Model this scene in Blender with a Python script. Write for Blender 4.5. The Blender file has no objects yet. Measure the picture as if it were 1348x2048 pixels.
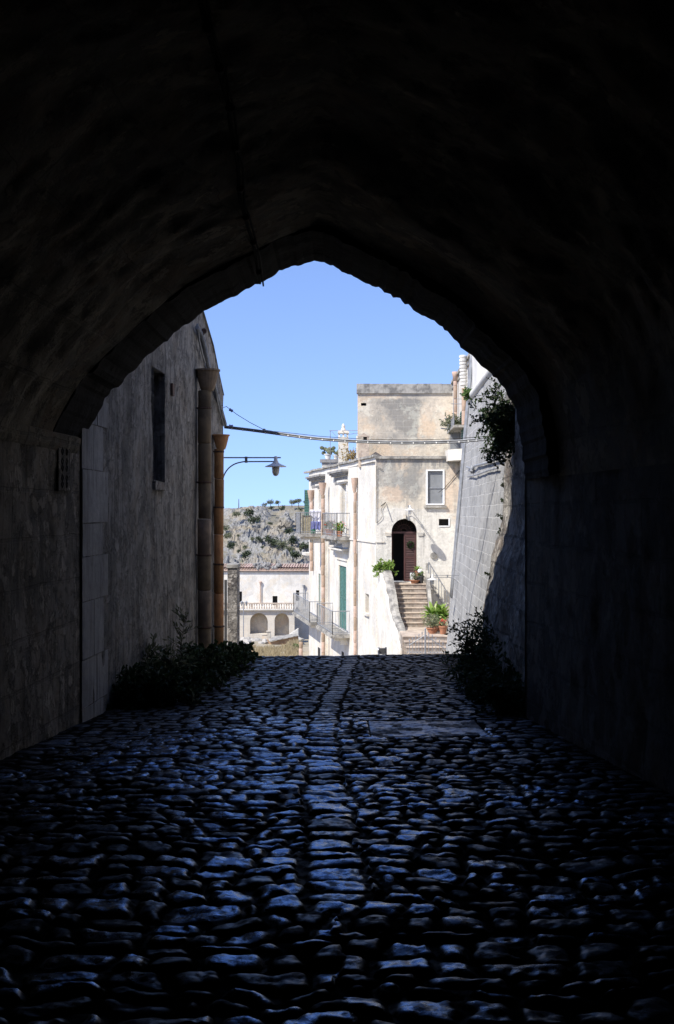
import bpy, math, random
import numpy as np
from mathutils import Vector, Matrix
random.seed(7)
R = math.radians
C = bpy.context.scene.collection
SC = bpy.context.scene
# ---------------------------------------------------------------- camera, sky, sun, exposure
F = 2400.0
cam_d = bpy.data.cameras.new('camera')
cam = bpy.data.objects.new('camera', cam_d); C.objects.link(cam)
cam.location = (0, 0, 1.6); cam.rotation_euler = (R(90), 0, 0)
cam_d.sensor_fit = 'VERTICAL'; cam_d.sensor_height = 36; cam_d.sensor_width = 36
cam_d.lens = F/2048*36
cam_d.clip_start = 0.05; cam_d.clip_end = 9000
SC.camera = cam
SUN = Vector((-.52, -.44, .73)).normalized()
w = bpy.data.worlds.new('World'); SC.world = w; w.use_nodes = True
nt = w.node_tree; nt.nodes.clear()
sky = nt.nodes.new('ShaderNodeTexSky'); sky.sky_type = 'NISHITA'; sky.sun_disc = False
sky.sun_elevation = math.asin(SUN.z); sky.sun_rotation = math.atan2(SUN.x, SUN.y)
sky.altitude = 400; sky.air_density = 1.0; sky.dust_density = 0.25; sky.ozone_density = 2.2
bg = nt.nodes.new('ShaderNodeBackground'); bg.inputs[1].default_value = 0.13
wo = nt.nodes.new('ShaderNodeOutputWorld')
tc = nt.nodes.new('ShaderNodeTexCoord'); mp = nt.nodes.new('ShaderNodeMapping'); mp.inputs['Location'].default_value = (0, 0, .17)
nt.links.new(tc.outputs['Generated'], mp.inputs[0]); nt.links.new(mp.outputs[0], sky.inputs[0])
tint = nt.nodes.new('ShaderNodeMix'); tint.data_type = 'RGBA'; tint.blend_type = 'MULTIPLY'; tint.inputs[0].default_value = 1; tint.inputs[7].default_value = (.93, .93, 1.10, 1)
nt.links.new(sky.outputs[0], tint.inputs[6]); nt.links.new(tint.outputs[2], bg.inputs[0]); nt.links.new(bg.outputs[0], wo.inputs[0])
sl = bpy.data.lights.new('sun', 'SUN'); sl.energy = 3.9; sl.angle = R(.53); sl.color = (1, .95, .87)
so = bpy.data.objects.new('sun', sl); C.objects.link(so)
so.rotation_euler = SUN.to_track_quat('Z', 'Y').to_euler(); so.location = (-20, -20, 30)
SC.view_settings.view_transform = 'Standard'; SC.view_settings.look = 'None'
SC.view_settings.exposure = 0.85; SC.view_settings.gamma = 1
SC.view_settings.use_curve_mapping = False
SC.cycles.max_bounces = 10; SC.cycles.diffuse_bounces = 6; SC.cycles.glossy_bounces = 4
SC.cycles.use_denoising = True

# ---------------------------------------------------------------- noise
def _h(i, j, k, s):
    n = (i*374761393 + j*668265263 + k*2147483647 + s*974634777) & 0xffffffff
    n = ((n ^ (n >> 13))*1274126177) & 0xffffffff
    return ((n ^ (n >> 16)) & 0xffff)/65535.0
def vn(x, y, z=0.0, s=0):
    x, y, z = np.broadcast_arrays(np.asarray(x, float), np.asarray(y, float), np.asarray(z, float))
    i, j, k = np.floor(x).astype(np.int64), np.floor(y).astype(np.int64), np.floor(z).astype(np.int64)
    u, v, q = x-i, y-j, z-k
    u, v, q = u*u*(3-2*u), v*v*(3-2*v), q*q*(3-2*q)
    r = 0
    for a in (0, 1):
        for b in (0, 1):
            for c in (0, 1):
                r = r + _h(i+a, j+b, k+c, s)*(u if a else 1-u)*(v if b else 1-v)*(q if c else 1-q)
    return r*2-1
def fbm(x, y, z=0.0, s=0, o=4, g=.5):
    r, a, f = 0, 1., 1.
    for n in range(o):
        r = r + a*vn(np.asarray(x)*f, np.asarray(y)*f, np.asarray(z)*f, s+n*17); a *= g; f *= 2.03
    return r

# ---------------------------------------------------------------- mesh builder
class MB:
    def __init__(s): s.v = []; s.f = []; s.m = []
    def mark(s): s.m.append((len(s.v), len(s.f))); return s
    def each(s, name, m, parent=None, **kw):
        """one object per marked piece"""
        ms = s.m+[(len(s.v), len(s.f))]; out = []
        for (v0, f0), (v1, f1) in zip(ms, ms[1:]):
            if v1 == v0: continue
            b = MB(); b.v = s.v[v0:v1]; b.f = [tuple(i-v0 for i in f) for f in s.f[f0:f1]]; out.append(b.build(name, m, parent, **kw))
        return out
    def add(s, vs, fs):
        n = len(s.v); s.v += [tuple(p) for p in vs]; s.f += [tuple(i+n for i in f) for f in fs]; return s
    def box(s, a, b):
        (x0, y0, z0), (x1, y1, z1) = a, b
        return s.hexa([(x0,y0),(x1,y0),(x1,y1),(x0,y1)], z0, z1)
    def hexa(s, q, z0, z1):
        n = len(q)
        z0 = z0 if isinstance(z0, (list, tuple)) else [z0]*n
        z1 = z1 if isinstance(z1, (list, tuple)) else [z1]*n
        vs = [(p[0], p[1], z) for p, z in zip(q, z0)] + [(p[0], p[1], z) for p, z in zip(q, z1)]
        fs = [tuple(range(n))[::-1], tuple(range(n, 2*n))] + [(i, (i+1) % n, (i+1) % n+n, i+n) for i in range(n)]
        return s.add(vs, fs)
    def tube(s, pts, r, n=8, cap=True):
        pts = [Vector(p) for p in pts]; m = len(pts)
        rs = r if isinstance(r, (list, tuple)) else [r]*m
        up = None; base = len(s.v)
        for i, p in enumerate(pts):
            d = (pts[min(i+1, m-1)]-pts[max(i-1, 0)])
            d = d.normalized() if d.length > 1e-9 else Vector((0, 0, 1))
            if up is None: up = d.orthogonal().normalized()
            a = (up - d*up.dot(d))
            a = a.normalized() if a.length > 1e-6 else d.orthogonal().normalized()
            up = a; b = d.cross(a)
            for k in range(n):
                t = 2*math.pi*k/n; s.v.append(tuple(p+(a*math.cos(t)+b*math.sin(t))*rs[i]))
        for i in range(m-1):
            for k in range(n):
                s.f.append((base+i*n+k, base+i*n+(k+1) % n, base+(i+1)*n+(k+1) % n, base+(i+1)*n+k))
        if cap:
            s.f.append(tuple(base+k for k in range(n))[::-1]); s.f.append(tuple(base+(m-1)*n+k for k in range(n)))
        return s
    def lathe(s, c, prof, n=16, axis=None):
        base = len(s.v); c = Vector(c)
        q = Vector((0, 0, 1)).rotation_difference(Vector(axis)) if axis else None
        for r, z in prof:
            for k in range(n):
                t = 2*math.pi*k/n; p = Vector((r*math.cos(t), r*math.sin(t), z))
                if q: p = q @ p
                s.v.append(tuple(c+p))
        m = len(prof)
        for i in range(m-1):
            for k in range(n):
                s.f.append((base+i*n+k, base+i*n+(k+1) % n, base+(i+1)*n+(k+1) % n, base+(i+1)*n+k))
        s.f.append(tuple(base+k for k in range(n))[::-1]); s.f.append(tuple(base+(m-1)*n+k for k in range(n)))
        return s
    def blob(s, c, r, n=2, amp=.25, sd=0):
        import bmesh
        bm = bmesh.new(); bmesh.ops.create_icosphere(bm, subdivisions=n, radius=1)
        V = np.array([v.co for v in bm.verts]); k = 1+amp*fbm(V[:,0]*1.7+sd*3.1, V[:,1]*1.7, V[:,2]*1.7, sd, 3)
        V = V*k[:,None]*np.array(r)+np.array(c)
        s.add(V.tolist(), [[v.index for v in f.verts] for f in bm.faces]); bm.free(); return s
    def build(s, name, m, parent=None, smooth=False, label=None):
        me = bpy.data.meshes.new(name)
        off = Vector((0, 0, 0)); p = parent
        while p is not None: off += Vector(p.location); p = p.parent
        V = np.array(s.v, dtype=np.float32).reshape(-1, 3)-np.array(off, dtype=np.float32)
        me.from_pydata(V.tolist(), [], s.f)
        if m is not None: me.materials.append(m)
        if smooth: me.polygons.foreach_set('use_smooth', [True]*len(me.polygons))
        me.update()
        o = bpy.data.objects.new(name, me); C.objects.link(o); o.parent = parent
        if label: o['label'] = label
        return o
def thing(name, label, cat, loc=(0, 0, 0), group=None):
    o = bpy.data.objects.new(name, None); C.objects.link(o); o.location = loc; o.empty_display_size = .2
    o['label'] = label; o['category'] = cat
    if group: o['group'] = group
    return o
def tag(o, label, cat, group=None, kind=None):
    o['label'] = label; o['category'] = cat
    if group: o['group'] = group
    if kind: o['kind'] = kind
    return o
def struct(o, label=None):
    o['kind'] = 'structure'
    o['label'] = label or o.name; o['category'] = o.name.replace('_', ' ')
    return o
def copy_tree(o, parent=None):
    c = o.copy(); C.objects.link(c); c.parent = parent
    for ch in [x for x in SC.objects if x.parent == o]: copy_tree(ch, c)
    return c
def at(px, py, Y): return Vector(((px-674)/F*Y, Y, 1.6+(1024-py)/F*Y))
def zp(py, Y): return 1.6+(1024-py)/F*Y
def xp(px, Y): return (px-674)/F*Y
def grid(P, mask=None, flip=False):
    """P nu x nv x 3 -> MB"""
    nu, nv = P.shape[:2]; b = MB(); b.v = P.reshape(-1, 3).tolist()
    I, J = np.meshgrid(np.arange(nu-1), np.arange(nv-1), indexing='ij')
    a = I*nv+J; q = np.stack([a, a+nv, a+nv+1, a+1], -1)
    if flip: q = q[..., ::-1]
    q = q[mask] if mask is not None else q.reshape(-1, 4)
    b.f = q.reshape(-1, 4).tolist(); return b

# ---------------------------------------------------------------- materials
def newmat(name):
    m = bpy.data.materials.new(name); m.use_nodes = True; t = m.node_tree; t.nodes.clear()
    o = t.nodes.new('ShaderNodeOutputMaterial'); b = t.nodes.new('ShaderNodeBsdfPrincipled')
    t.links.new(b.outputs[0], o.inputs[0]); return m, t, b
class N:
    def __init__(s, t): s.t = t; s.pos = t.nodes.new('ShaderNodeNewGeometry').outputs['Position']
    def n(s, k, **kw):
        x = s.t.nodes.new(k)
        for a, v in kw.items(): setattr(x, a, v)
        return x
    def l(s, a, b): s.t.links.new(a, b)
    def scaled(s, sc, vec=None, loc=(0, 0, 0)):
        m = s.n('ShaderNodeMapping'); m.inputs['Scale'].default_value = sc; m.inputs['Location'].default_value = loc
        s.l(vec or s.pos, m.inputs[0]); return m.outputs[0]
    def noise(s, scale, det=6, rough=.55, vec=None, dist=0):
        x = s.n('ShaderNodeTexNoise'); x.inputs['Scale'].default_value = scale; x.inputs['Detail'].default_value = det
        x.inputs['Roughness'].default_value = rough; x.inputs['Distortion'].default_value = dist
        s.l(vec or s.pos, x.inputs['Vector']); return x.outputs[0]
    def ramp(s, fac, a, b, va=0., vb=1.):
        x = s.n('ShaderNodeMapRange'); x.inputs[1].default_value = a; x.inputs[2].default_value = b
        x.inputs[3].default_value = va; x.inputs[4].default_value = vb; x.interpolation_type = 'SMOOTHSTEP'
        s.l(fac, x.inputs[0]); return x.outputs[0]
    def mix(s, fac, a, b, mode='MIX'):
        x = s.n('ShaderNodeMix', data_type='RGBA', blend_type=mode)
        for i, v in ((0, fac), (6, a), (7, b)):
            if isinstance(v, (tuple, list)): x.inputs[i].default_value = tuple(v)+(1,) if len(v) == 3 else v
            elif isinstance(v, (int, float)): x.inputs[i].default_value = v
            else: s.l(v, x.inputs[i])
        return x.outputs[2]
    def math(s, op, a, b=0.):
        x = s.n('ShaderNodeMath', operation=op)
        for i, v in ((0, a), (1, b)):
            if isinstance(v, (int, float)): x.inputs[i].default_value = v
            else: s.l(v, x.inputs[i])
        return x.outputs[0]
    def bump(s, h, b, strength=.5, dist=.02):
        x = s.n('ShaderNodeBump'); x.inputs['Strength'].default_value = strength; x.inputs['Distance'].default_value = dist
        s.l(h, x.inputs['Height']); s.l(x.outputs[0], b.inputs['Normal'])
def wallmat(name, base, dark, warm=None, sc=1., stain=.5, warmth=.3, streak=.4, bump=.5, bd=.02, fine=1., rough=.92,
            brick=None, zone=None, top=None, spec=.3, island=0., blobs=(), drip=0., mottle=0.):
    """plaster or stone: cloudy stains, drips, warm patches; brick=(ux,uy,width,height,colour,strength[,bumpweight]);
    zone=(z, colour, softness) a limewashed foot; top=(z, colour) a weathered band above z"""
    m, t, b = newmat(name); n = N(t)
    n1 = n.noise(.9*sc, 8, .62); n2 = n.noise(9*fine, 6, .65); n3 = n.noise(1.3*sc, 7, .6, n.scaled((1, 1, 1), loc=(31, 17, 5)))
    st = n.noise(1., 6, .6, n.scaled((5*sc, 5*sc, .45*sc)))
    col = n.mix(n.math('MULTIPLY', n.ramp(n1, .42, .62), stain), base, dark)
    if warm: col = n.mix(n.math('MULTIPLY', n.ramp(n3, .5, .6), warmth), col, warm)
    if zone:
        sx = n.n('ShaderNodeSeparateXYZ'); n.l(n.pos, sx.inputs[0])
        zz = n.math('ADD', sx.outputs[2], n.math('MULTIPLY', n.math('SUBTRACT', n.noise(2.2, 6, .6), .5), zone[2]*3))
        col = n.mix(n.ramp(zz, zone[0]-zone[2]*.3, zone[0]+zone[2]*.3, .93, 0), col, zone[1])
    if top:
        sx = n.n('ShaderNodeSeparateXYZ'); n.l(n.pos, sx.inputs[0])
        zz = n.math('ADD', sx.outputs[2], n.math('MULTIPLY', n.math('SUBTRACT', n.noise(1., 6, .6, n.scaled((6, 6, 1.2))), .5), top[2]*4))
        col = n.mix(n.ramp(zz, top[0], top[0]+top[2], 0, .8), col, top[1])
    for (bx_, bz_, rx_, rz_, bc_, bs_) in blobs:      # stains with a place of their own
        mp_ = n.scaled((1/rx_, 0, 1/rz_), loc=(-bx_/rx_, 0, -bz_/rz_)); ln_ = n.n('ShaderNodeVectorMath', operation='LENGTH'); n.l(mp_, ln_.inputs[0])
        dd_ = n.math('ADD', ln_.outputs['Value'], n.math('MULTIPLY', n.math('SUBTRACT', n.noise(2.3, 7, .65), .5), 2.2))
        col = n.mix(n.ramp(dd_, .7, 1.15, bs_, 0), col, bc_)
    col = n.mix(n.math('MULTIPLY', n.ramp(st, .5, .72), streak), col, dark)
    col = n.mix(n.ramp(n2, .3, .75, 0, .28), col, tuple(c*.45 for c in dark))
    hgt = n.math('ADD', n.math('MULTIPLY', n2, .6), n.math('MULTIPLY', n1, .8))
    if brick:
        dot = n.n('ShaderNodeVectorMath', operation='DOT_PRODUCT'); dot.inputs[1].default_value = (brick[0], brick[1], 0); n.l(n.pos, dot.inputs[0])
        sx = n.n('ShaderNodeSeparateXYZ'); n.l(n.pos, sx.inputs[0]); cb = n.n('ShaderNodeCombineXYZ')
        wob = n.math('MULTIPLY', n.math('SUBTRACT', n.noise(1.7, 4), .5), .05)
        n.l(n.math('ADD', dot.outputs['Value'], wob), cb.inputs[0]); n.l(n.math('ADD', sx.outputs[2], wob), cb.inputs[1])
        br = n.n('ShaderNodeTexBrick'); n.l(cb.outputs[0], br.inputs['Vector'])
        br.inputs['Scale'].default_value = 1; br.inputs['Brick Width'].default_value = brick[2]; br.inputs['Row Height'].default_value = brick[3]
        br.inputs['Mortar Size'].default_value = brick[6] if len(brick) > 6 else .012; br.inputs['Mortar Smooth'].default_value = .3
        br.inputs['Color1'].default_value = (1, 1, 1, 1); br.inputs['Color2'].default_value = (.62, .62, .62, 1); br.inputs['Mortar'].default_value = (1, 1, 1, 1)
        col = n.mix(.45*min(1, brick[5]*1.5), col, n.mix(1., col, br.outputs[0], 'MULTIPLY'))
        vis = n.math('MULTIPLY', n.ramp(n.noise(1.1, 5), .3, .6, .25, 1.), brick[5])
        col = n.mix(n.math('MULTIPLY', br.outputs['Fac'], vis), col, brick[4])
        hgt = n.math('SUBTRACT', hgt, n.math('MULTIPLY', br.outputs['Fac'], .6*brick[5]))
    if mottle:
        m1 = n.noise(2.6*sc, 9, .68, n.scaled((1, 1, 1), loc=(3, 8, 2))); m2 = n.noise(3.4*sc, 9, .72, n.scaled((1, 1, 1), loc=(13, 1, 6)))
        col = n.mix(n.ramp(m1, .53, .57, 0, mottle), col, tuple(min(.8, c*1.5) for c in base))
        col = n.mix(n.ramp(m2, .55, .585, 0, mottle), col, tuple(c*.8 for c in dark)); hgt = n.math('ADD', hgt, n.math('MULTIPLY', n.ramp(m1, .53, .57), .5)); hgt = n.math('SUBTRACT', hgt, n.math('MULTIPLY', n.ramp(m2, .55, .585), .5))
    if drip:
        d1 = n.noise(1., 7, .7, n.scaled((19, 19, 1.7))); d2 = n.noise(1., 5, .6, n.scaled((2.2, 2.2, .8), loc=(7, 3, 1)))
        col = n.mix(n.math('MULTIPLY', n.math('MULTIPLY', n.ramp(d1, .47, .62), n.ramp(d2, .38, .58)), drip), col, tuple(c*.55 for c in dark))
        col = n.mix(n.math('MULTIPLY', n.ramp(d1, .46, .30), .35*drip), col, tuple(min(1, c*1.35) for c in base)); hgt = n.math('SUBTRACT', hgt, n.math('MULTIPLY', d1, .5))
    if island:
        gi = n.n('ShaderNodeNewGeometry'); v = n.ramp(gi.outputs['Random Per Island'], 0, 1, 1-island, 1+island*.6)
        cc = n.n('ShaderNodeCombineColor'); n.l(v, cc.inputs[0]); n.l(v, cc.inputs[1]); n.l(n.math('POWER', v, 1.3), cc.inputs[2]); col = n.mix(1., col, cc.outputs[0], 'MULTIPLY')
    n.l(col, b.inputs['Base Color']); b.inputs['Roughness'].default_value = rough; b.inputs['Specular IOR Level'].default_value = spec
    n.bump(hgt, b, bump, bd); return m
def plain(name, col, rough=.6, metal=0., var=.25, sc=8., bump=.15, spec=.5, dirt=None):
    m, t, b = newmat(name); n = N(t)
    x = n.noise(sc, 5); c = n.mix(n.ramp(x, .3, .7, 0, 1), tuple(k*(1-var) for k in col), tuple(min(1, k*(1+var*.6)) for k in col))
    if dirt: c = n.mix(n.ramp(n.noise(sc*.35, 6), .5, .7, 0, .7), c, dirt)
    n.l(c, b.inputs['Base Color']); b.inputs['Roughness'].default_value = rough; b.inputs['Metallic'].default_value = metal
    b.inputs['Specular IOR Level'].default_value = spec
    n.bump(x, b, bump, .01); return m
def leafmat(name, a, c, tr=.25):
    m, t, b = newmat(name); n = N(t)
    oi = n.n('ShaderNodeNewGeometry')
    x = n.mix(oi.outputs['Random Per Island'], a, c)
    n.l(x, b.inputs['Base Color']); b.inputs['Roughness'].default_value = .6
    b.inputs['Specular IOR Level'].default_value = .25
    tl = n.n('ShaderNodeBsdfTranslucent'); n.l(x, tl.inputs[0]); mx = n.n('ShaderNodeMixShader'); mx.inputs[0].default_value = tr
    n.l(b.outputs[0], mx.inputs[1]); n.l(tl.outputs[0], mx.inputs[2])
    o = [q for q in t.nodes if q.type == 'OUTPUT_MATERIAL'][0]; n.l(mx.outputs[0], o.inputs[0]); return m

M = {}
M['ring'] = wallmat('shade_black_stone', (.016, .015, .015), (.008, .008, .008), sc=1.5, stain=.8, bump=1., bd=.05, spec=.04)  # arch soffit: its deep shade is put into this near-black colour
M['sidewall_shade'] = wallmat('shade_darkened_stone', (.14, .118, .095), (.035, .03, .026), (.14, .09, .055), sc=1.3, stain=.9, streak=.5, bump=1., bd=.05, mottle=.5, brick=(.2, 1, .8, .42, (.02, .018, .016), .6, .02))  # right passage wall: stone coloured darker to stand for its shade
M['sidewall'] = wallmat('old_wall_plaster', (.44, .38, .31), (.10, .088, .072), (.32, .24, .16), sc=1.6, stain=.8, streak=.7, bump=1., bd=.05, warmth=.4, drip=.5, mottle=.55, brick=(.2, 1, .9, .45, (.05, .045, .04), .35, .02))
M['vault'] = wallmat('vault_stone', (.27, .225, .155), (.07, .058, .042), (.25, .165, .095), sc=1.1, stain=.8, mottle=.6, streak=0, bump=.9, bd=.05, fine=1., warmth=.7, brick=(.25, 1, 1.3, .46, (.04, .036, .03), .3, .018))
M['quoin'] = wallmat('quoin_stone', (.50, .48, .46), (.22, .21, .20), sc=1.2, stain=.5, streak=.6, bump=.7, bd=.03, drip=.5)
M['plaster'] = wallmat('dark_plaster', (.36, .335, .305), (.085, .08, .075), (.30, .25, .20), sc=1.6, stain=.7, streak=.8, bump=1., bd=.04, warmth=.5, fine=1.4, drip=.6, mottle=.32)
M['rubble'] = wallmat('rough_stone', (.36, .335, .30), (.10, .09, .085), (.24, .19, .15), sc=2.2, stain=.9, streak=.5, mottle=.5, bump=1., bd=.06, warmth=.6, brick=(.3, 1, .6, .42, (.05, .045, .04), .7, .02))
M['scarp'] = wallmat('scarp_stone', (.44, .435, .425), (.27, .27, .27), (.52, .50, .47), sc=1.4, stain=.5, streak=.6, bump=.7, bd=.03, warmth=.3, drip=.25, mottle=.1,
                     brick=(0, 1, .62, .215, (.66, .65, .63), .6, .009))
M['scarp_white'] = wallmat('limewashed_stone', (.75, .73, .69), (.45, .44, .42), sc=1., stain=.35, streak=.5, bump=.3)
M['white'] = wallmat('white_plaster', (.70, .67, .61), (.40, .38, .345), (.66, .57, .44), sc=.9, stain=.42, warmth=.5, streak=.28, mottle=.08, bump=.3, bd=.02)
M['front'] = wallmat('weathered_front', (.63, .57, .47), (.27, .26, .24), (.66, .52, .38), sc=.85, stain=.9, warmth=.6, streak=.5, mottle=.16, bump=.5, bd=.02,
                     brick=(1, 0, .55, .25, (.60, .56, .49), .08), zone=(1.75, (.68, .655, .60), .35), top=(3.25, (.20, .20, .20), .6),
                     blobs=((2.83, 2.62, .75, .55, (.27, .265, .25), .8), (2.05, 3.1, .7, .45, (.30, .29, .27), .7), (2.3, 2.35, .5, .35, (.60, .47, .36), .8), (4.85, 2.4, .45, 1.1, (.62, .50, .39), .7), (3.9, 2.9, .5, .5, (.55, .51, .45), .6)))
M['block'] = wallmat('tufa_block', (.64, .56, .45), (.40, .365, .31), (.66, .51, .36), sc=.5, stain=.95, warmth=.7, streak=.35, mottle=.22, bump=.5, bd=.02,
                     brick=(1, 0, .5, .26, (.60, .56, .49), .22),
                    blobs=((3.3, 5.0, 1.1, .6, (.38, .36, .32), .7), (3.1, 5.9, .8, .95, (.28, .265, .24), .92), (2.9, 6.5, 1.1, .25, (.25, .24, .22), .85), (4.1, 5.6, .42, .75, (.66, .52, .38), .95), (4.4, 6.2, .6, .5, (.62, .54, .44), .7)))
M['coping'] = wallmat('weathered_coping', (.40, .38, .34), (.13, .125, .12), sc=3, stain=.8, streak=.4, bump=.7, bd=.02)
M['dark_stone'] = wallmat('grey_cornice', (.30, .29, .28), (.12, .12, .12), sc=3, stain=.7, streak=.3, bump=.6)
M['step'] = wallmat('step_stone', (.36, .315, .27), (.14, .12, .105), (.36, .27, .2), sc=4, stain=.7, streak=.1, bump=.5, warmth=.5,
                    brick=(1, .3, .33, .17, (.60, .54, .46), .3))
M['tread'] = wallmat('tread_stone', (.55, .46, .37), (.28, .22, .18), sc=3, stain=.6, streak=.1)
M['terracotta'] = wallmat('terracotta', (.20, .12, .08), (.09, .06, .05), (.20, .15, .11), sc=4, stain=.5, streak=.3, bump=.3, bd=.005, rough=.8)
M['pipe_old'] = wallmat('pale_clay', (.30, .22, .15), (.10, .08, .065), (.34, .25, .16), sc=3, stain=.6, streak=.4, bump=.3, bd=.005, rough=.8, island=.3)
M['pipe_orange'] = wallmat('orange_clay', (.60, .30, .13), (.28, .13, .07), (.66, .42, .2), sc=3, stain=.4, streak=.3, bump=.3, bd=.005, rough=.75, island=.35)  # slimmer downpipe, orange is the clay's own colour
M['pipe_pink'] = wallmat('faded_clay', (.50, .36, .28), (.33, .25, .20), (.56, .47, .40), sc=3, stain=.6, streak=.5, bump=.3, bd=.005, island=.25)
M['iron'] = plain('dark_iron', (.06, .06, .062), .6, .3)
M['iron_grey'] = plain('grey_paint', (.26, .27, .29), .55, .2)
M['rust'] = plain('rusty_iron', (.12, .07, .05), .85, .1, .4)
M['cable'] = plain('grey_cable', (.27, .28, .30), .5, 0)
M['cable_dark'] = plain('dark_cable', (.04, .036, .032), .95, 0, spec=.1)
M['green'] = plain('green_shutter', (.06, .15, .125), .7, 0, .2, 3)
M['brown'] = plain('brown_door', (.065, .026, .024), .55, 0, .25, 5)
M['void'] = plain('dark_interior', (.012, .011, .010), .9, 0, .2, 3)
M['glass'] = plain('window_glass', (.22, .23, .24), .12, 0, .15, 2, 0)
M['white_paint'] = plain('white_paint', (.78, .79, .80), .45, 0, .05, 5)
M['lamp'] = plain('enamel_shade', (.62, .62, .62), .35, 0, .08, 5)
M['lamp_glass'] = plain('lamp_glass', (.68, .68, .66), .15, 0, .1, 9)
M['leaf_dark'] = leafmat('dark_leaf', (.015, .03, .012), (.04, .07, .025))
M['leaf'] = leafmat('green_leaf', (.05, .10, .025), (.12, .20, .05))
M['scrub'] = leafmat('scrub_leaf', (.035, .05, .025), (.08, .10, .055), .1)
M['leaf_fresh'] = leafmat('fresh_leaf', (.12, .24, .04), (.32, .42, .10), .35)
M['leaf_pale'] = leafmat('pale_leaf', (.42, .48, .22), (.62, .62, .34), .3)
M['leaf_grey'] = leafmat('grey_leaf', (.12, .14, .08), (.22, .23, .14))
M['leaf_dry'] = leafmat('dry_leaf', (.30, .22, .10), (.48, .38, .20))
M['twig'] = plain('twig', (.06, .05, .035), .9)
M['bark'] = plain('bark', (.10, .08, .06), .9)
M['pot'] = plain('clay_pot', (.34, .15, .08), .8, 0, .25, 12)
M['pot_white'] = plain('white_pot', (.72, .70, .66), .7)
M['cloth_white'] = plain('white_cloth', (.75, .74, .80), .9, 0, .05)
M['cloth_blue'] = plain('blue_cloth', (.22, .24, .52), .9, 0, .3, 6)
M['cloth_green'] = plain('green_cloth', (.10, .40, .25), .9)
M['reed'] = plain('reed_screen', (.32, .28, .19), .9, 0, .35, 14)
M['flower'] = plain('red_petal', (.6, .04, .03), .7)
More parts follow.
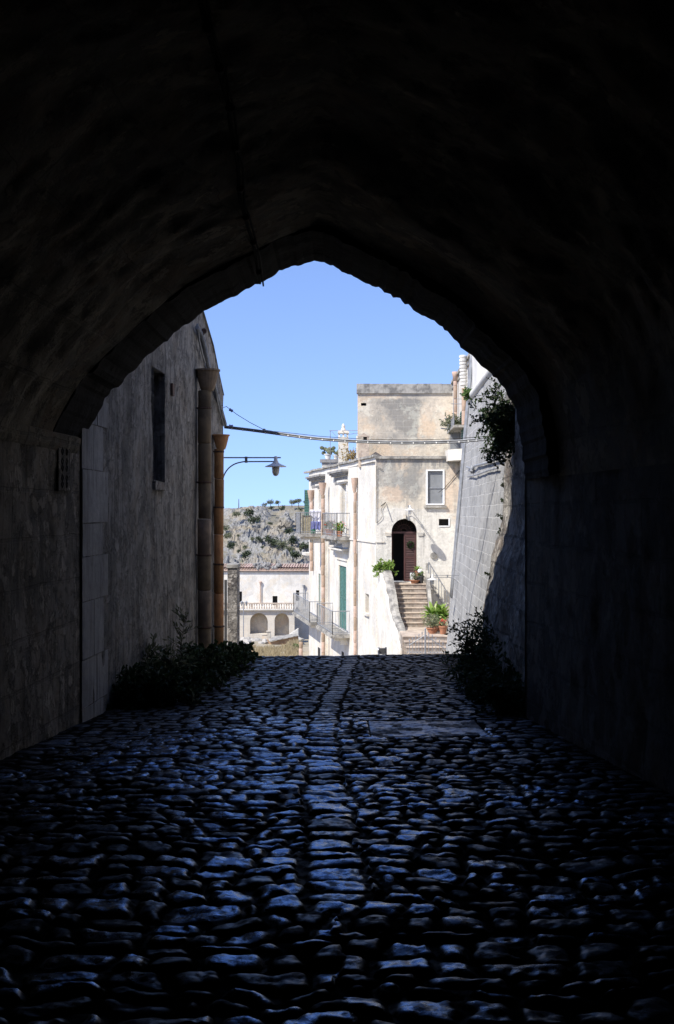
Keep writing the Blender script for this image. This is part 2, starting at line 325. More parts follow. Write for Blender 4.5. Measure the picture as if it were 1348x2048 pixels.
# ================================================================ street
def wl(Y): return -2.85+.047*(Y-10)            # foot of the left wall
def wr(Y): return 2.05+.07*np.maximum(0, 13-Y)+.03*np.maximum(0, Y-18)   # foot of the right wall
def gz(Y):
    Y = np.asarray(Y, float)
    return np.where(Y < 23.2, -.0504*Y, -.0504*23.2-.16*(Y-23.2)-.0*Y)
def make_street():
    rng = np.random.RandomState(5)
    ys = [1.2]
    while ys[-1] < 24.6: ys.append(ys[-1]+max(.0125, .0034*ys[-1]))
    ys = np.array(ys); xs = np.arange(-3.25, 3.35, .0145)
    Y, X = np.meshgrid(ys, xs, indexing='ij')
    # warped coordinates give every stone an irregular outline
    Xw = X+.042*fbm(X*3.5, Y*3.5, 0, 1, 3)+.014*vn(X*12, Y*12, 0, 2)
    Yw = Y+.05*fbm(X*3, Y*3.5, 0, 3, 3)+.015*vn(X*11, Y*12, 0, 4)
    cx = np.interp(Yw, [1, 4.3, 6.9, 10.8, 14, 19.7, 23, 26], [.05, .03, -.03, -.15, -.11, .13, .3, .5])
    hw = .155
    Z = np.zeros_like(X); joint = np.ones_like(X); tone = np.zeros_like(X); shine = np.zeros_like(X)
    def field(mask, U, lo, hi, seed, wmin, wmax, pmin, pmax, hh):
        r = np.random.RandomState(seed)
        wob = .10*vn(U*1.6, Yw*.5, 0, seed)+.07*vn(U*4.2, Yw*1.1, 0, seed+5)
        Yr = Yw+wob
        rows = [0.]
        while rows[-1] < 27: rows.append(rows[-1]+r.uniform(pmin, pmax))
        rows = np.array(rows); k = np.clip(np.searchsorted(rows, Yr)-1, 0, len(rows)-2)
        v = (Yr-rows[k])/(rows[k+1]-rows[k])*2-1; hgt = rows[k+1]-rows[k]
        u = np.zeros_like(U); wid = np.ones_like(U); sid = np.zeros(U.shape, int)
        for q in range(len(rows)-1):
            m = mask & (k == q)
            if not m.any(): continue
            c = [lo-r.uniform(0, wmax)]
            while c[-1] < hi: c.append(c[-1]+r.uniform(wmin, wmax)*(.75 if r.rand() < .3 else 1))
            c = np.array(c)
            if hi-lo < .5: c = np.array([lo, hi])
            j = np.clip(np.searchsorted(c, U[m])-1, 0, len(c)-2)
            u[m] = (U[m]-c[j])/(c[j+1]-c[j])*2-1; wid[m] = c[j+1]-c[j]; sid[m] = q*61+j
        T = r.rand(40000, 7); s = sid % 40000
        gap = .008+.015*T[s, 6]
        du = (1-np.abs(u))*wid/2-gap; dv = (1-np.abs(v))*hgt/2-gap*1.25
        # rounded corners: combine distances
        rr = .045
        a = np.maximum(0, rr-du); b_ = np.maximum(0, rr-dv); d = rr-np.sqrt(a*a+b_*b_)
        e = np.clip(d/rr, 0, 1); dome = np.sqrt(1-(1-e)**2)
        crown = (1-.45*np.abs(u)**5)*(1-.5*np.abs(v)**5)
        h = hh*(.5+.5*T[s, 0]**.7)*dome*(.62+.38*crown)
        tilt = (T[s, 1]-.5)*.12*u*wid*.5+(T[s, 2]-.45)*.18*v*hgt*.5
        z = h+dome*(tilt+(T[s, 3]-.5)*.012)
        Z[mask] = z[mask]; joint[mask] = (1-np.clip(e*1.6, 0, 1))[mask]; tone[mask] = T[s, 4][mask]; shine[mask] = T[s, 5][mask]
    far = np.clip((Y-9)/8, 0, 1)
    field(Xw < np.where(Yw > 5.8, cx-hw-.012, cx), Xw-cx, -3.6, 0, 11, .13, .36, .12, .26, .034)
    field((np.abs(Xw-cx) <= hw) & (Yw > 5.8), Xw-cx, -hw, hw, 12, .3, .3, .13, .30, .032)
    field(Xw > np.where(Yw > 5.8, cx+hw+.012, cx), Xw-cx, 0, 3.6, 13, .12, .35, .12, .25, .034)
    # broad, almost flat slabs near the left wall and the rectangular cover on the right
    sl = np.clip(1-np.abs((X+2.2)/.75)**4, 0, 1)*np.clip(1-np.abs((Y-12.4)/1.6)**4, 0, 1)
    Z = Z*(1-.55*sl)
    cov = (X > .32) & (X < 1.5) & (Y > 11.7) & (Y < 13.0)
    edge = np.minimum(np.minimum(X-.32, 1.5-X), np.minimum(Y-11.7, 13.0-Y))
    Zc = .012+.009*fbm(X*6, Y*9, 0, 9, 4); Zc = np.where(edge < .022, -.01, Zc)
    Z = np.where(cov, Zc, Z); joint = np.where(cov, np.where(edge < .022, 1, .35), joint)
    # wear: pits, grain, broad undulation; silted edges by the walls
    pit = np.clip(vn(X*26, Y*26, 0, 21)-.35, 0, 1)*.012+np.clip(fbm(X*9, Y*11, 0, 22, 2)-.45, 0, 1)*.014
    body = 1-joint
    Z = Z-pit*body*1.3+.0028*fbm(X*34, Y*34, 0, 23, 2)*body+.0035*fbm(X*8, Y*9, 0, 27, 2)*body+.004*fbm(X*12, Y*14, 0, 24, 2)
    edge = np.minimum(X-wl(Y), wr(Y)-X)
    silt = np.clip(1-(edge-.05)/.45, 0, 1)
    Z = Z*(1-.6*silt)+silt*.02
    Z = Z*(1-.6*far)+.02*fbm(X*.7, Y*.7, 0, 30, 2)-.025*np.clip(1-np.abs(X)/2.2, 0, 1)
    Z = Z+gz(Y)
    P = np.stack([X, Y, Z], -1)
    o = grid(P, flip=False).build('street', None, smooth=True)
    me = o.data
    at_ = me.color_attributes.new('stone', 'FLOAT_COLOR', 'POINT')
    cc = np.ones((X.size, 4), np.float32); cc[:, 0] = joint.ravel(); cc[:, 1] = tone.ravel(); shine = np.clip(shine*.9+.30*fbm(X*.9, Y*.7, 0, 91, 3)+.22*np.clip(np.abs(X)-1.0, 0, 1.5)+.18*np.clip((6.2-Y)/2, 0, 1), 0, 1)   # worn smooth by feet in the middle, gritty at the sides
    cc[:, 2] = np.maximum(shine, .66*np.clip((Y-9.5)/5, 0, 1)).ravel(); cc[:, 3] = 1
    # stones keep a dusty rim beside the walls
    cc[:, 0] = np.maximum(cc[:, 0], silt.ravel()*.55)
    at_.data.foreach_set('color', cc.ravel())
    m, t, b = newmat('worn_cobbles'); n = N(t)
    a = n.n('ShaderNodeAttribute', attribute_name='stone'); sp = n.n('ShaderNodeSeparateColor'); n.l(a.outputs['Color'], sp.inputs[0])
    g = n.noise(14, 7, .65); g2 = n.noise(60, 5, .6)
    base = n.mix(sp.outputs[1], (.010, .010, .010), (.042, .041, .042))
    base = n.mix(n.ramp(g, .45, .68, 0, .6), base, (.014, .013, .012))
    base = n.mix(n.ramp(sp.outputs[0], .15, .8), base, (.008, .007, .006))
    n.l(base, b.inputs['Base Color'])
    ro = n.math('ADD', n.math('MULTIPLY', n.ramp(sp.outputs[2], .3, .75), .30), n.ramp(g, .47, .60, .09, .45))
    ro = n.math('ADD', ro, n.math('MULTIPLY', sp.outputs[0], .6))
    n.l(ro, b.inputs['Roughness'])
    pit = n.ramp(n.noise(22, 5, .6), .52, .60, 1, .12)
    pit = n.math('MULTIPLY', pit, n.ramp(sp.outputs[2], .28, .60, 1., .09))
    n.l(n.math('MULTIPLY', n.ramp(sp.outputs[0], .15, .7, 1., .02), pit), b.inputs['Specular IOR Level']); b.inputs['IOR'].default_value = 2.6; b.inputs['Specular Tint'].default_value = (.50, .68, 1, 1)  # specular tinted blue, painting extra sky colour into the reflections
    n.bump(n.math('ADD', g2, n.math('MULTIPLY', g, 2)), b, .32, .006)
    me.materials.append(m)
    struct(o, 'dark worn cobbled street with a central row of larger stones')
make_street()

# ground: one sheet from behind the tunnel to the horizon
def terrain(X, Y):
    z = np.interp(Y, [-60, 0, 23.2, 24.4, 30, 45, 60, 85, 99, 125, 140, 170, 300, 385, 400, 470, 500, 3000, 8000],
                  [2, 0, -1.17, -1.33, -2.5, -4.9, -8.5, -13.6, -10.5, -11.7, -14.5, -22, -60, -34, -24, 2.6, 3.0, 3.2, 3.2])
    return z-.06
def make_ground():
    ys = np.concatenate([np.arange(-60, 90, 1.5), np.arange(90, 140, 1.), np.arange(140, 520, 6), [600, 800, 1200, 2000, 4000, 7500]])
    xs = np.concatenate([[-6000, -3000, -1200, -600, -300], np.arange(-150, 90, 3.), [120, 300, 600, 1500, 3000, 6000]])
    Y, X = np.meshgrid(ys, xs, indexing='ij')
    Z = terrain(X, Y)+np.where(Y > 60, .25*fbm(X*.2, Y*.2, 0, 3, 3), 0)
    Z = np.where((Y > 345) & (Y < 471) & (X > -150) & (X < 95), Z-2.5, Z)
    o = grid(np.stack([X, Y, Z], -1)).build('ground', wallmat('dry_earth', (.42, .36, .26), (.22, .20, .14), (.50, .40, .24), sc=.3, stain=.8), smooth=True)
    struct(o, 'dry stony ground falling away beyond the street')
make_ground()

# ================================================================ tunnel building
OP = [(160,900),(172,872),(185,850),(215,800),(260,750),(310,703),(350,670),(400,630),(440,607),(480,587),(520,568),(560,547),(600,531),(628,522),
      (650,526),(680,544),(720,565),(760,584),(800,605),(850,635),(880,655),(910,684),(940,710),(975,742),(1005,775),(1024,805),(1038,850),(1046,900),(1050,960)]
OPW = [(xp(a, 13), zp(b, 13)) for a, b in OP]
# resample the opening outline evenly
def resample(pts, n):
    p = np.array(pts); d = np.r_[0, np.cumsum(np.hypot(*np.diff(p, axis=0).T))]
    t = np.linspace(0, d[-1], n); return np.stack([np.interp(t, d, p[:, 0]), np.interp(t, d, p[:, 1])], 1)
ARC = resample(OPW, 190)
LX, RX = ARC[0, 0], ARC[-1, 0]
SPL, SPR = ARC[0, 1], ARC[-1, 1]
def vault_z(x, Y, inner=True):
    """height of the inner vault above x at depth Y"""
    a, b = wl(Y), float(wr(Y)); t = (x-a)/(b-a); xx = LX+t*(RX-LX)
    return float(np.interp(xx, ARC[:, 0], ARC[:, 1]))+(.06+.055*(11.6-Y) if inner else 0)
TB = thing('tunnel_building', 'dark vaulted stone passage whose rough arch frames the view', 'vaulted passage', (0, 13, -.66))
def make_vault():
    ys = np.arange(-9, 11.61, .085); nA = len(ARC)
    Y = np.repeat(ys[:, None], nA, 1)
    t = (ARC[:, 0]-LX)/(RX-LX)
    a = wl(Y); b = wr(Y)
    X = a+t[None]*(b-a)
    hump = np.clip(np.sin(np.clip(t, 0, 1)*math.pi), 0, 1)**.35
    Z = ARC[:, 1][None]+(.06+.055*(11.6-Y))*hump[None]
    n1 = .085*fbm(X*.8, Y*.8, Z*.8, 4, 4)+.03*np.abs(fbm(X*3, Y*3, Z*3, 5, 3))
    # push along an approximate outward normal
    cxx = (LX+RX)/2; nx = (X-cxx); nz = (Z-1.5); L = np.sqrt(nx*nx+nz*nz); f = n1*np.minimum(1, hump[None]*2)*np.clip((11.9-Y)/1.5, .1, 1)
    X = X+nx/L*f; Z = Z+nz/L*f
    grid(np.stack([X, Y, Z], -1)).build('vault', M['vault'], TB, smooth=True)
    # side walls under the vault
    for side, nm in ((0, 'side_wall'), (1, 'side_wall')):
        yy = np.arange(-9, 13.01, .1); zz = np.linspace(-1.2, 1, 46)
        Yg = np.repeat(yy[:, None], len(zz), 1)
        top = SPL+.1 if side == 0 else SPR+.1
        Zg = -1.2+(zz+1.2)/2.2*(top+1.2); Zg = np.repeat(Zg[None], len(yy), 0)
        Xg = (wl(Yg) if side == 0 else wr(Yg)); d = np.clip((12.7-Yg)/1.2, 0, 1)*.03*fbm(Yg*1.2, Zg*1.2, side*9, 8, 4)+np.clip((12.7-Yg)/.5, 0, 1)*.012*fbm(Yg*6, Zg*3, 0, 9, 3)
        Xg = Xg+(-np.abs(d) if side == 0 else np.abs(d))
        fade = np.clip((13-Yg)/.3, 0, 1) if side else 1
        Xg = np.where(Yg > 12.9, (LX if side == 0 else RX), Xg) if False else Xg
        grid(np.stack([Xg, Yg, Zg], -1), flip=bool(side == 0)).build(nm, M['sidewall_shade'] if side else M['sidewall'], TB, smooth=True)
    # arch ring: soffit from 11.6 to 13, then the step back up to the vault
    ysr = np.linspace(11.6, 13.0, 22); Yr = np.repeat(ysr[:, None], nA, 1)
    jag = .012*fbm(ARC[:, 0]*3.2, ARC[:, 1]*3.2, 0, 12, 5, .75)+.03*np.abs(vn(ARC[:, 0]*9, ARC[:, 1]*9, 0, 13))
    arcl = np.r_[0, np.cumsum(np.hypot(*np.diff(ARC, axis=0).T))]; rj = np.random.RandomState(3)
    cuts = np.cumsum(rj.uniform(.22, .5, 60)); vk = np.searchsorted(cuts, arcl); off = rj.uniform(-.013, .015, 80)
    jag = jag*.45+off[vk]+.02*np.abs(fbm(arcl*8, 0*arcl, 0, 15, 3))
    jag = jag[None]+.012*fbm(np.repeat(ARC[None, :, 0], 22, 0)*2, Yr*3, 0, 14, 3)*(np.clip((13-Yr)/.3, 0, 1))
    nx = ARC[:, 0]-cxx; nz = ARC[:, 1]-1.2; L = np.hypot(nx, nz)
    Xr = ARC[:, 0][None]+nx/L*jag; Zr = ARC[:, 1][None]+nz/L*jag
    br = MB()
    g = grid(np.stack([Xr, Yr, Zr], -1)); br.add(g.v, g.f)
    # inner face of the step
    Pa = np.stack([Xr[0], Yr[0], Zr[0]], -1); Pb = Pa.copy(); Pb[:, 0] += nx/L*.3; Pb[:, 2] += nz/L*.3
    g = grid(np.stack([Pa, Pb], 0)); br.add(g.v, g.f)
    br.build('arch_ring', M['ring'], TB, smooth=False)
    # outer face of the building and its mass
    o = MB()
    E = np.stack([Xr[-1], Yr[-1], Zr[-1]], -1); U = E.copy(); U[:, 2] = 8.6
    g = grid(np.stack([E, U], 0)); o.add(g.v, g.f)
    o.add([(E[0,0], 13, -2.2), (E[0,0], 13, 8.6), (-12, 13, 8.6), (-12, 13, -2.2)], [(0, 1, 2, 3)])
    o.add([(RX, 13, -2.2), (RX, 13, 8.6), (12, 13, 8.6), (12, 13, -2.2)], [(3, 2, 1, 0)])
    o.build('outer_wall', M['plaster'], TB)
    o = MB()
    o.add([(-12,-9.4,-2.2),(12,-9.4,-2.2),(12,13,-2.2),(-12,13,-2.2),(-12,-9.4,8.6),(12,-9.4,8.6),(12,13,8.6),(-12,13,8.6)],
          [(4,5,6,7),(0,1,5,4),(1,2,6,5),(3,0,4,7)])
    o.build('roof', M['coping'], TB)
    o = MB(); o.add([(-4,-9,-2),(4,-9,-2),(4,-9,6.5),(-4,-9,6.5)], [(0,1,2,3)]); o.build('end_wall', M['vault'], TB)
    # impost ledge the vault springs from, left
    o = MB()
    for k in range(12):
        y0 = -9+k*1.8; y1 = y0+1.79
        if y1 > 12.9: y1 = 12.93
        xa, xb = wl(y0), wl(y1); j = random.uniform(-.02, .02)
        pr = [(0, .12), (.06+j, .10), (.05+j, .03), (.02, -.02), (0, -.06)]
        o.add([(xa+p[0], y0, SPL+p[1]) for p in pr]+[(xb+p[0], y1, SPL+p[1]) for p in pr],
              [(i, i+1, i+6, i+5) for i in range(4)]+[(0,1,2,3,4), (9,8,7,6,5)])
    o.build('impost', M['vault'], TB)
    # pierced clay strip below the impost
    y0 = 12.1; x = wl(y0)+.035
    o = MB(); o.hexa([(wl(11.86)-.05, 11.86), (wl(11.86)+.012, 11.86), (wl(12.28)+.012, 12.28), (wl(12.28)-.05, 12.28)], zp(982, 12), zp(882, 12))
    ps = o.build('carved_strip', M['sidewall'], TB, label='pierced clay strip with twisted slots below the impost')
    o = MB()
    for r in range(3):
        for c in range(2):
            for sgn in (-1, 1):
                o.mark(); pts = []
                for k in range(9):
                    t = k/8; yy = 11.99+c*.16+sgn*.03*math.sin(t*math.pi*2); zz = zp(975-r*33, 12)+t*.13
                    pts.append((wl(yy)+.012, yy, zz))
                o.tube(pts, .007, 6)
    o.each('twisted_slot', M['void'], ps)
make_vault()
# ashlar quoin strip on the left at the mouth
def quoins():
    zz = -1.0; b = MB()
    hs = [.5, .52, .62, .48, .36, .58, .5, .3]
    i = 0
    top = 2.5
    while zz < 5.4:
        h = hs[i % 8]; L = .95 if i % 2 else .72
        y0, y1 = 12.72, 12.72+L+.2
        for (a, c) in (((y0, y0+L*.68-.004)), ((y0+L*.68+.004, y1))):
            e = random.uniform(.006, .016)
            b.hexa([(wl(a)-.1, a), (wl(a)+.012+e, a), (wl(c)+.012+e, c), (wl(c)-.1, c)], zz+.005, zz+h-.005)
        zz += h; i += 1
    b.build('quoin_stone', M['quoin'], TB, label='pale ashlar stones at the mouth of the passage')
quoins()
# cable bundle strung along the vault
def vault_cable():
    pts = [(398,-60),(400,0),(412,50),(425,90),(436,130),(447,172),(457,210),(461,250),(468,290),(476,330),(478,372),(480,400),(490,430),(496,455),(505,480),(512,510),(516,540),(520,566)]
    w3 = []
    for px, py in pts:
        Y = 1.
        for k in range(3000):
            Y += .01; x = xp(px, Y)
            if Y > 11.6: z = float(np.interp(x, ARC[:, 0], ARC[:, 1]))
            else: z = vault_z(x, Y)
            if zp(py, Y) >= z-.06 or Y > 12.95: break
        w3.append(Vector((xp(px, Y), Y, zp(py, Y))))
    for i in range(2, len(w3)):      # smooth the depth
        pass
    b = MB()
    b.tube(w3, .016, 7)
    b.tube([p+Vector((.035, 0, -.01+.02*math.sin(i*2.1))) for i, p in enumerate(w3)], .010, 6)
    c = b.build('vault_cable', M['cable_dark'])
    tag(c, 'thin dark cable strung along the vault to the mouth of the passage', 'cable')
    k = MB()
    for i in range(2, len(w3)-1, 2):
        p = w3[i]; k.mark(); k.lathe(p+Vector((0.01, 0, -.02)), [(.03, -.02), (.034, 0), (.03, .02)], 8, (w3[i+1]-p).normalized())
    k.each('clip', M['rust'], c)
vault_cable()

# ================================================================ left plastered house
LH = thing('plastered_house', 'tall shaded house with streaked grey plaster and clay downpipes', 'house', (-2.7, 18, -1))
def left_house():
    ys = np.arange(13.0, 23.41, .07); nv = 110
    topz = np.interp(ys, [13, 19.3, 21, 22, 22.75, 23.41], [5.9, 5.6, 5.03, 4.66, 4.2, 3.84])
    Y = np.repeat(ys[:, None], nv, 1); t = np.linspace(0, 1, nv)
    Z = -1.7+t[None]*(topz[:, None]+1.7)
    X = wl(Y)+.018*fbm(Y*1.1, Z*.8, 0, 41, 4)+.006*fbm(Y*9, Z*2.5, 0, 42, 3)
    # window slot
    ya, yb = 16.53, 17.33
    zc = (Z[:-1, :-1]+Z[1:, 1:])/2; yc = (Y[:-1, :-1]+Y[1:, 1:])/2
    za, zb = zp(964, 17.1), zp(744, 17.1)
    hole = (yc > ya) & (yc < yb) & (zc > za) & (zc < zb)
    o = grid(np.stack([X, Y, Z], -1), ~hole, flip=True)
    # far end return and top
    xe = wl(23.4)
    o.add([(xe, 23.4, -2.4), (xe, 23.4, 3.84), (-12, 23.4, 3.84), (-12, 23.4, -2.4)], [(0, 1, 2, 3)])
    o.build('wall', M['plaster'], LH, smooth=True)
    o = MB(); n = len(ys)
    vs = [(wl(y)+.03, y, z) for y, z in zip(ys, topz)]+[(wl(y)-.35, y, z+.02) for y, z in zip(ys, topz)]
    vs2 = [(-12, y, z) for y, z in zip(ys, topz)]
    o.add(vs+vs2, [(i, i+1, i+1+n, i+n) for i in range(n-1)]+[(i+n, i+1+n, i+1+2*n, i+2*n) for i in range(n-1)])
    o.build('roof', M['coping'], LH)
    wn = MB(); d = .42
    for y in (ya, yb):
        wn.add([(wl(y)+.02, y, za), (wl(y)-d, y, za), (wl(y)-d, y, zb), (wl(y)+.02, y, zb)], [(0, 1, 2, 3)])
    for z in (za, zb):
        wn.add([(wl(ya)+.02, ya, z), (wl(yb)+.02, yb, z), (wl(yb)-d, yb, z), (wl(ya)-d, ya, z)], [(0, 1, 2, 3)])
    wd = wn.build('window', M['plaster'], LH, label='tall narrow slot window')
    MB().add([(wl(ya)-d, ya, za), (wl(yb)-d, yb, za), (wl(yb)-d, yb, zb), (wl(ya)-d, ya, zb)], [(0, 1, 2, 3)]).build('pane', M['void'], wd)
    sl_ = MB(); sl_.hexa([(wl(ya-.03)-.1, ya-.03), (wl(ya-.03)+.05, ya-.03), (wl(yb+.05)+.05, yb+.05), (wl(yb+.05)-.1, yb+.05)], za-.12, za-.002)
    sl_.build('sill', M['rubble'], wd)
    # rusty vent slit
    b = MB(); y = 17.9; b.hexa([(wl(y)-.02, y), (wl(y)+.03, y), (wl(y+.14)+.03, y+.14), (wl(y+.14)-.02, y+.14)], zp(792, 18), zp(768, 18))
    b.build('vent', M['rust'], LH)
    def pipe(y, r, z0, z1, hop, mat, seg, lab):
        # hop = (height, radius)
        x = wl(y)+r+.02
        P = MB(); z = z0; k = 0
        root = None
        prof = []
        bands = []
        while z < z1-.02:
            h = min(seg*random.uniform(.9, 1.1), z1-z)
            q = r*random.uniform(.95, 1.03); jx = random.uniform(-.006, .006)
            P.lathe((x+jx, y, z), [(q*.93, 0), (q, .02), (q*1.0, h*.5), (q*1.02, h-.02), (q*.93, h-.006)], 20)
            bands.append((x, z)); z += h
        p = P.build('downpipe', mat, LH, smooth=True, label=lab)
        H = MB(); hh, hr = hop
        H.lathe((x+hr*.25, y, z1-.01), [(r*.9, 0), (r*1.15, .06), (hr*.85, hh*.6), (hr*.97, hh*.9), (hr*1.08, hh*.92), (hr*1.08, hh), (hr*.9, hh), (hr*.8, hh*.8)], 20)
        H.build('hopper', mat, p, smooth=False)
        B = MB()
        for i, (bx, bz) in enumerate(bands):
            if i % 2 == 0: B.mark(); B.lathe((bx, y, bz-.02), [(r*1.06, 0), (r*1.12, .015), (r*1.06, .03)], 20); B.box((bx-r-.06, y-.015, bz-.012), (bx-r*.8, y+.015, bz+.012))
        B.each('pipe_band', M['rust'], p)
    pipe(20.25, .112, -1.6, zp(780, 20.2), (.36, .2), M['pipe_old'], .62, 'thick dusty brown clay downpipe')
    pipe(22.1, .088, -1.6, zp(897, 22), (.27, .15), M['pipe_orange'], .55, 'slimmer orange clay downpipe')
    # ropes of cable stapled to the wall
    def wallpt(px, py):
        k = (px-674)/F; Y = (-2.85-.47)/(k-.047); return Vector((wl(Y)+.05, Y, zp(py, Y)))
    c1 = [wallpt(*p) for p in [(388,655),(396,668),(402,688),(405,705),(410,728),(420,755),(427,785),(434,810),(441,835),(445,850)]]
    c2 = [wallpt(*p) for p in [(389,648),(392,680),(398,705),(404,725)]]
    c3 = [wallpt(*p) for p in [(425,775),(430,805),(437,835),(443,852)]]
    b = MB(); b.tube(c1, .035, 8)
    for i, p in enumerate(c1[:-1]):   # spiral binding
        for k in range(8):
            q = p.lerp(c1[i+1], k/8); b.lathe(q, [(.036, -.007), (.043, 0), (.036, .007)], 8, (c1[i+1]-p).normalized())
    w_ = b.build('wall_cable', M['cable'])
    tag(w_, 'thick bound cable running down the plastered house wall behind the hoppers', 'cable')
    b = MB(); b.mark(); b.tube(c2, .02, 6); b.mark(); b.tube(c3, .016, 6); b.each('cable_strand', M['cable'], w_); b = MB()
    for p in (c1[1], c1[5], c1[6], c1[7]): b.mark(); b.tube([p+Vector((-.06, 0, 0)), p+Vector((.06, 0, -.01))], .008, 5)
    b.mark(); b.lathe(c1[1]+Vector((.05, 0, .05)), [(.045, -.01), (.05, 0), (.045, .01)], 10, (0, 1, 0))
    b.each('hook', M['rust'], w_)
left_house()

# bound overhead cable with its messenger wires
def cable_path(pts, n=60):
    p = np.array(pts, float); d = np.arange(len(p)); t = np.linspace(0, len(p)-1, n)
    # Catmull-like smooth via cubic on each axis
    out = []
    for tt in t:
        i = int(min(tt, len(p)-1.001)); u = tt-i
        p0 = p[max(i-1, 0)]; p1 = p[i]; p2 = p[min(i+1, len(p)-1)]; p3 = p[min(i+2, len(p)-1)]
        out.append(Vector(.5*((2*p1)+(-p0+p2)*u+(2*p0-5*p1+4*p2-p3)*u*u+(-p0+3*p1-3*p2+p3)*u**3)))
    return out
cp = [at(449,855,23.3), at(500,861,23.1), at(560,869,22.8), at(620,877,22.5), at(680,882,22.2), at(740,885,21.8), at(800,886.5,21.4), at(860,886,21), at(920,884,20.6), at(965,880,20.2), at(1012,878,19.4)]
cps = cable_path(cp, 80)
b = MB(); b.tube(cps, .019, 8); b.tube([p+Vector((0, -.02, .028)) for p in cps], .012, 6)
oc = b.build('overhead_cable', M['cable'], smooth=True); tag(oc, 'thick grey cable bundle slung across the street between the walls', 'cable')
b = MB(); b.tube([at(449,851,23.3), at(520,860,23.05)]+[p+Vector((0, 0, .06)) for p in cps[20::6]], .005, 5)
b.build('messenger_wire', M['cable_dark'], oc)
b = MB()
for p in cps[3::3]: b.mark(); b.lathe(p, [(.020, -.014), (.025, 0), (.020, .014)], 8, (1, 0, 0))
b.each('cable_tie', M['white_paint'], oc)
b = MB(); sp = [at(447,815,23.35), at(453,813,23.3), at(462,820,23.3), at(474,829,23.2), at(500,845,23.1), at(529,860,23.0), at(544,862,23.)]
b.tube(sp, .006, 5)
sw = b.build('stay_wire', M['cable_dark']); tag(sw, 'thin stay wire from the house corner down to the overhead cable', 'wire')
b = MB()
for q in (at(462,820.5,23.3),): b.mark(); b.lathe(q, [(.018, -.04), (.032, -.03), (.022, 0), (.032, .03), (.018, .04)], 10, (1, 0, -.6))
b.mark(); b.lathe(at(462,852,23.25), [(.018, -.04), (.03, -.03), (.02, 0), (.03, .03), (.018, .04)], 10, (1, 0, -.1))
b.each('insulator', M['cloth_blue'], sw)
b = MB(); b.lathe(at(528,860,23.), [(.02, -.03), (.03, 0), (.02, .03)], 8, (1, 0, 0)); b.build('clamp', M['iron_grey'], sw)

# street lamps on brackets: built once at the origin with the arm along +x
def make_lamp():
    t = thing('wall_lamp', 'grey bracket lamp with flat enamel shade on the shaded plastered house', 'street lamp', (0, 0, 0), 'bracket street lamps')
    b = MB()
    b.tube([(0, 0, 0), (1.14, 0, 0)], .013, 8)
    arc = [(-.0, 0, -.54), (.005, 0, -.46), (.04, 0, -.33), (.12, 0, -.21), (.24, 0, -.125), (.38, 0, -.085), (.5, 0, -.078), (1.04, 0, -.075)]
    b.tube(cable_path(arc, 30), .013, 8)
    b.box((-.02, -.03, -.60), (.025, .03, -.48)); b.box((.44, -.03, -.10), (.49, .03, .02)); b.box((-.02, -.025, -.03), (.02, .025, .03))
    b.build('bracket', M['iron_grey'], t)
    b = MB(); c = (1.04, 0, 0)
    b.lathe(c, [(.012, .03), (.035, .02), (.035, -.05), (.05, -.07), (.06, -.1), (.10, -.125), (.2, -.165), (.215, -.178), (.205, -.182), (.12, -.175), (.06, -.18), (.05, -.20)][::-1], 28)
    b.build('lamp_shade', M['lamp'], t, smooth=True)
    b = MB(); b.lathe(c, [(.075, -.19), (.072, -.26), (.066, -.3), (.045, -.345), (.01, -.36)][::-1], 20)
    b.build('lamp_glass', M['lamp_glass'], t, smooth=True)
    return t
lamp = make_lamp()
lamp2 = copy_tree(lamp); lamp3 = copy_tree(lamp)
lamp.location = (xp(446, 23.5), 23.35, zp(916, 23.5))

# ================================================================ gatepost wall beyond the house
gp = thing('gate_pier', 'square shaded stone pier just beyond the plastered house', 'pier', (-2.8, 29.5, -2.5))
b = MB(); X0, X1 = xp(455, 29), xp(474, 29)
b.box((X0, 29, -3.6), (X1, 29.8, zp(1136, 29))); b.build('shaft', M['rubble'], gp)
b = MB(); b.box((X0-.02, 28.97, zp(1136, 29)+.002), (X1+.02, 29.83, zp(1129, 29))); b.build('cap', M['coping'], gp)
gw = thing('side_gate', 'narrow dark doorway in the low wall between house and pier', 'gate', (-3, 27, -2.2))
b = MB(); xa = xp(446.5, 27.5)
b.box((xa-1.2, 27.6, -3.4), (X0+.03, 27.75, zp(1130, 27.5))); b.build('wall', M['plaster'], gw)
b = MB(); b.box((xp(448, 27.5), 27.56, -3.4), (xp(453.5, 27.5), 27.595, zp(1160, 27.5))); b.build('door', M['iron'], gw)

# ================================================================ right side walls
RW = thing('buttress_wall', 'rough shaded stone wall bulging beside the mouth of the passage', 'stone wall', (2.3, 15.5, -.9))
def right_rough():
    ys = np.arange(13.0, 18.21, .07); zs = np.arange(-1.7, 7.6, .07)
    Y, Z = np.meshgrid(ys, zs, indexing='ij')
    prof = np.interp(Z, [-1.7, -.9, .2, .5, .95, 1.33, 1.5, 8], [2.10, 2.17, 2.24, 2.28, 2.36, 2.50, 2.52, 2.62])
    lerp = (Y-13)/5.2
    X = 2.08+(prof-2.08)*(.35+.65*lerp)+.0
    X = X+.05*fbm(Y*1.5, Z*1.5, 0, 51, 4)+.035*np.abs(fbm(Y*4, Z*3, 0, 52, 4))
    g = grid(np.stack([X, Y, Z], -1))
    cap = np.stack([X[-1], Y[-1], Z[-1]], -1); c2 = cap.copy(); c2[:, 0] = 9
    h = grid(np.stack([cap, c2], 0)); g.add(h.v, h.f)
    g.add([(2.5, 13, 7.55), (2.6, 18.2, 7.55), (9, 18.2, 7.55), (9, 13, 7.55)], [(0, 1, 2, 3)])
    g.build('wall', M['rubble'], RW, smooth=True)
right_rough()
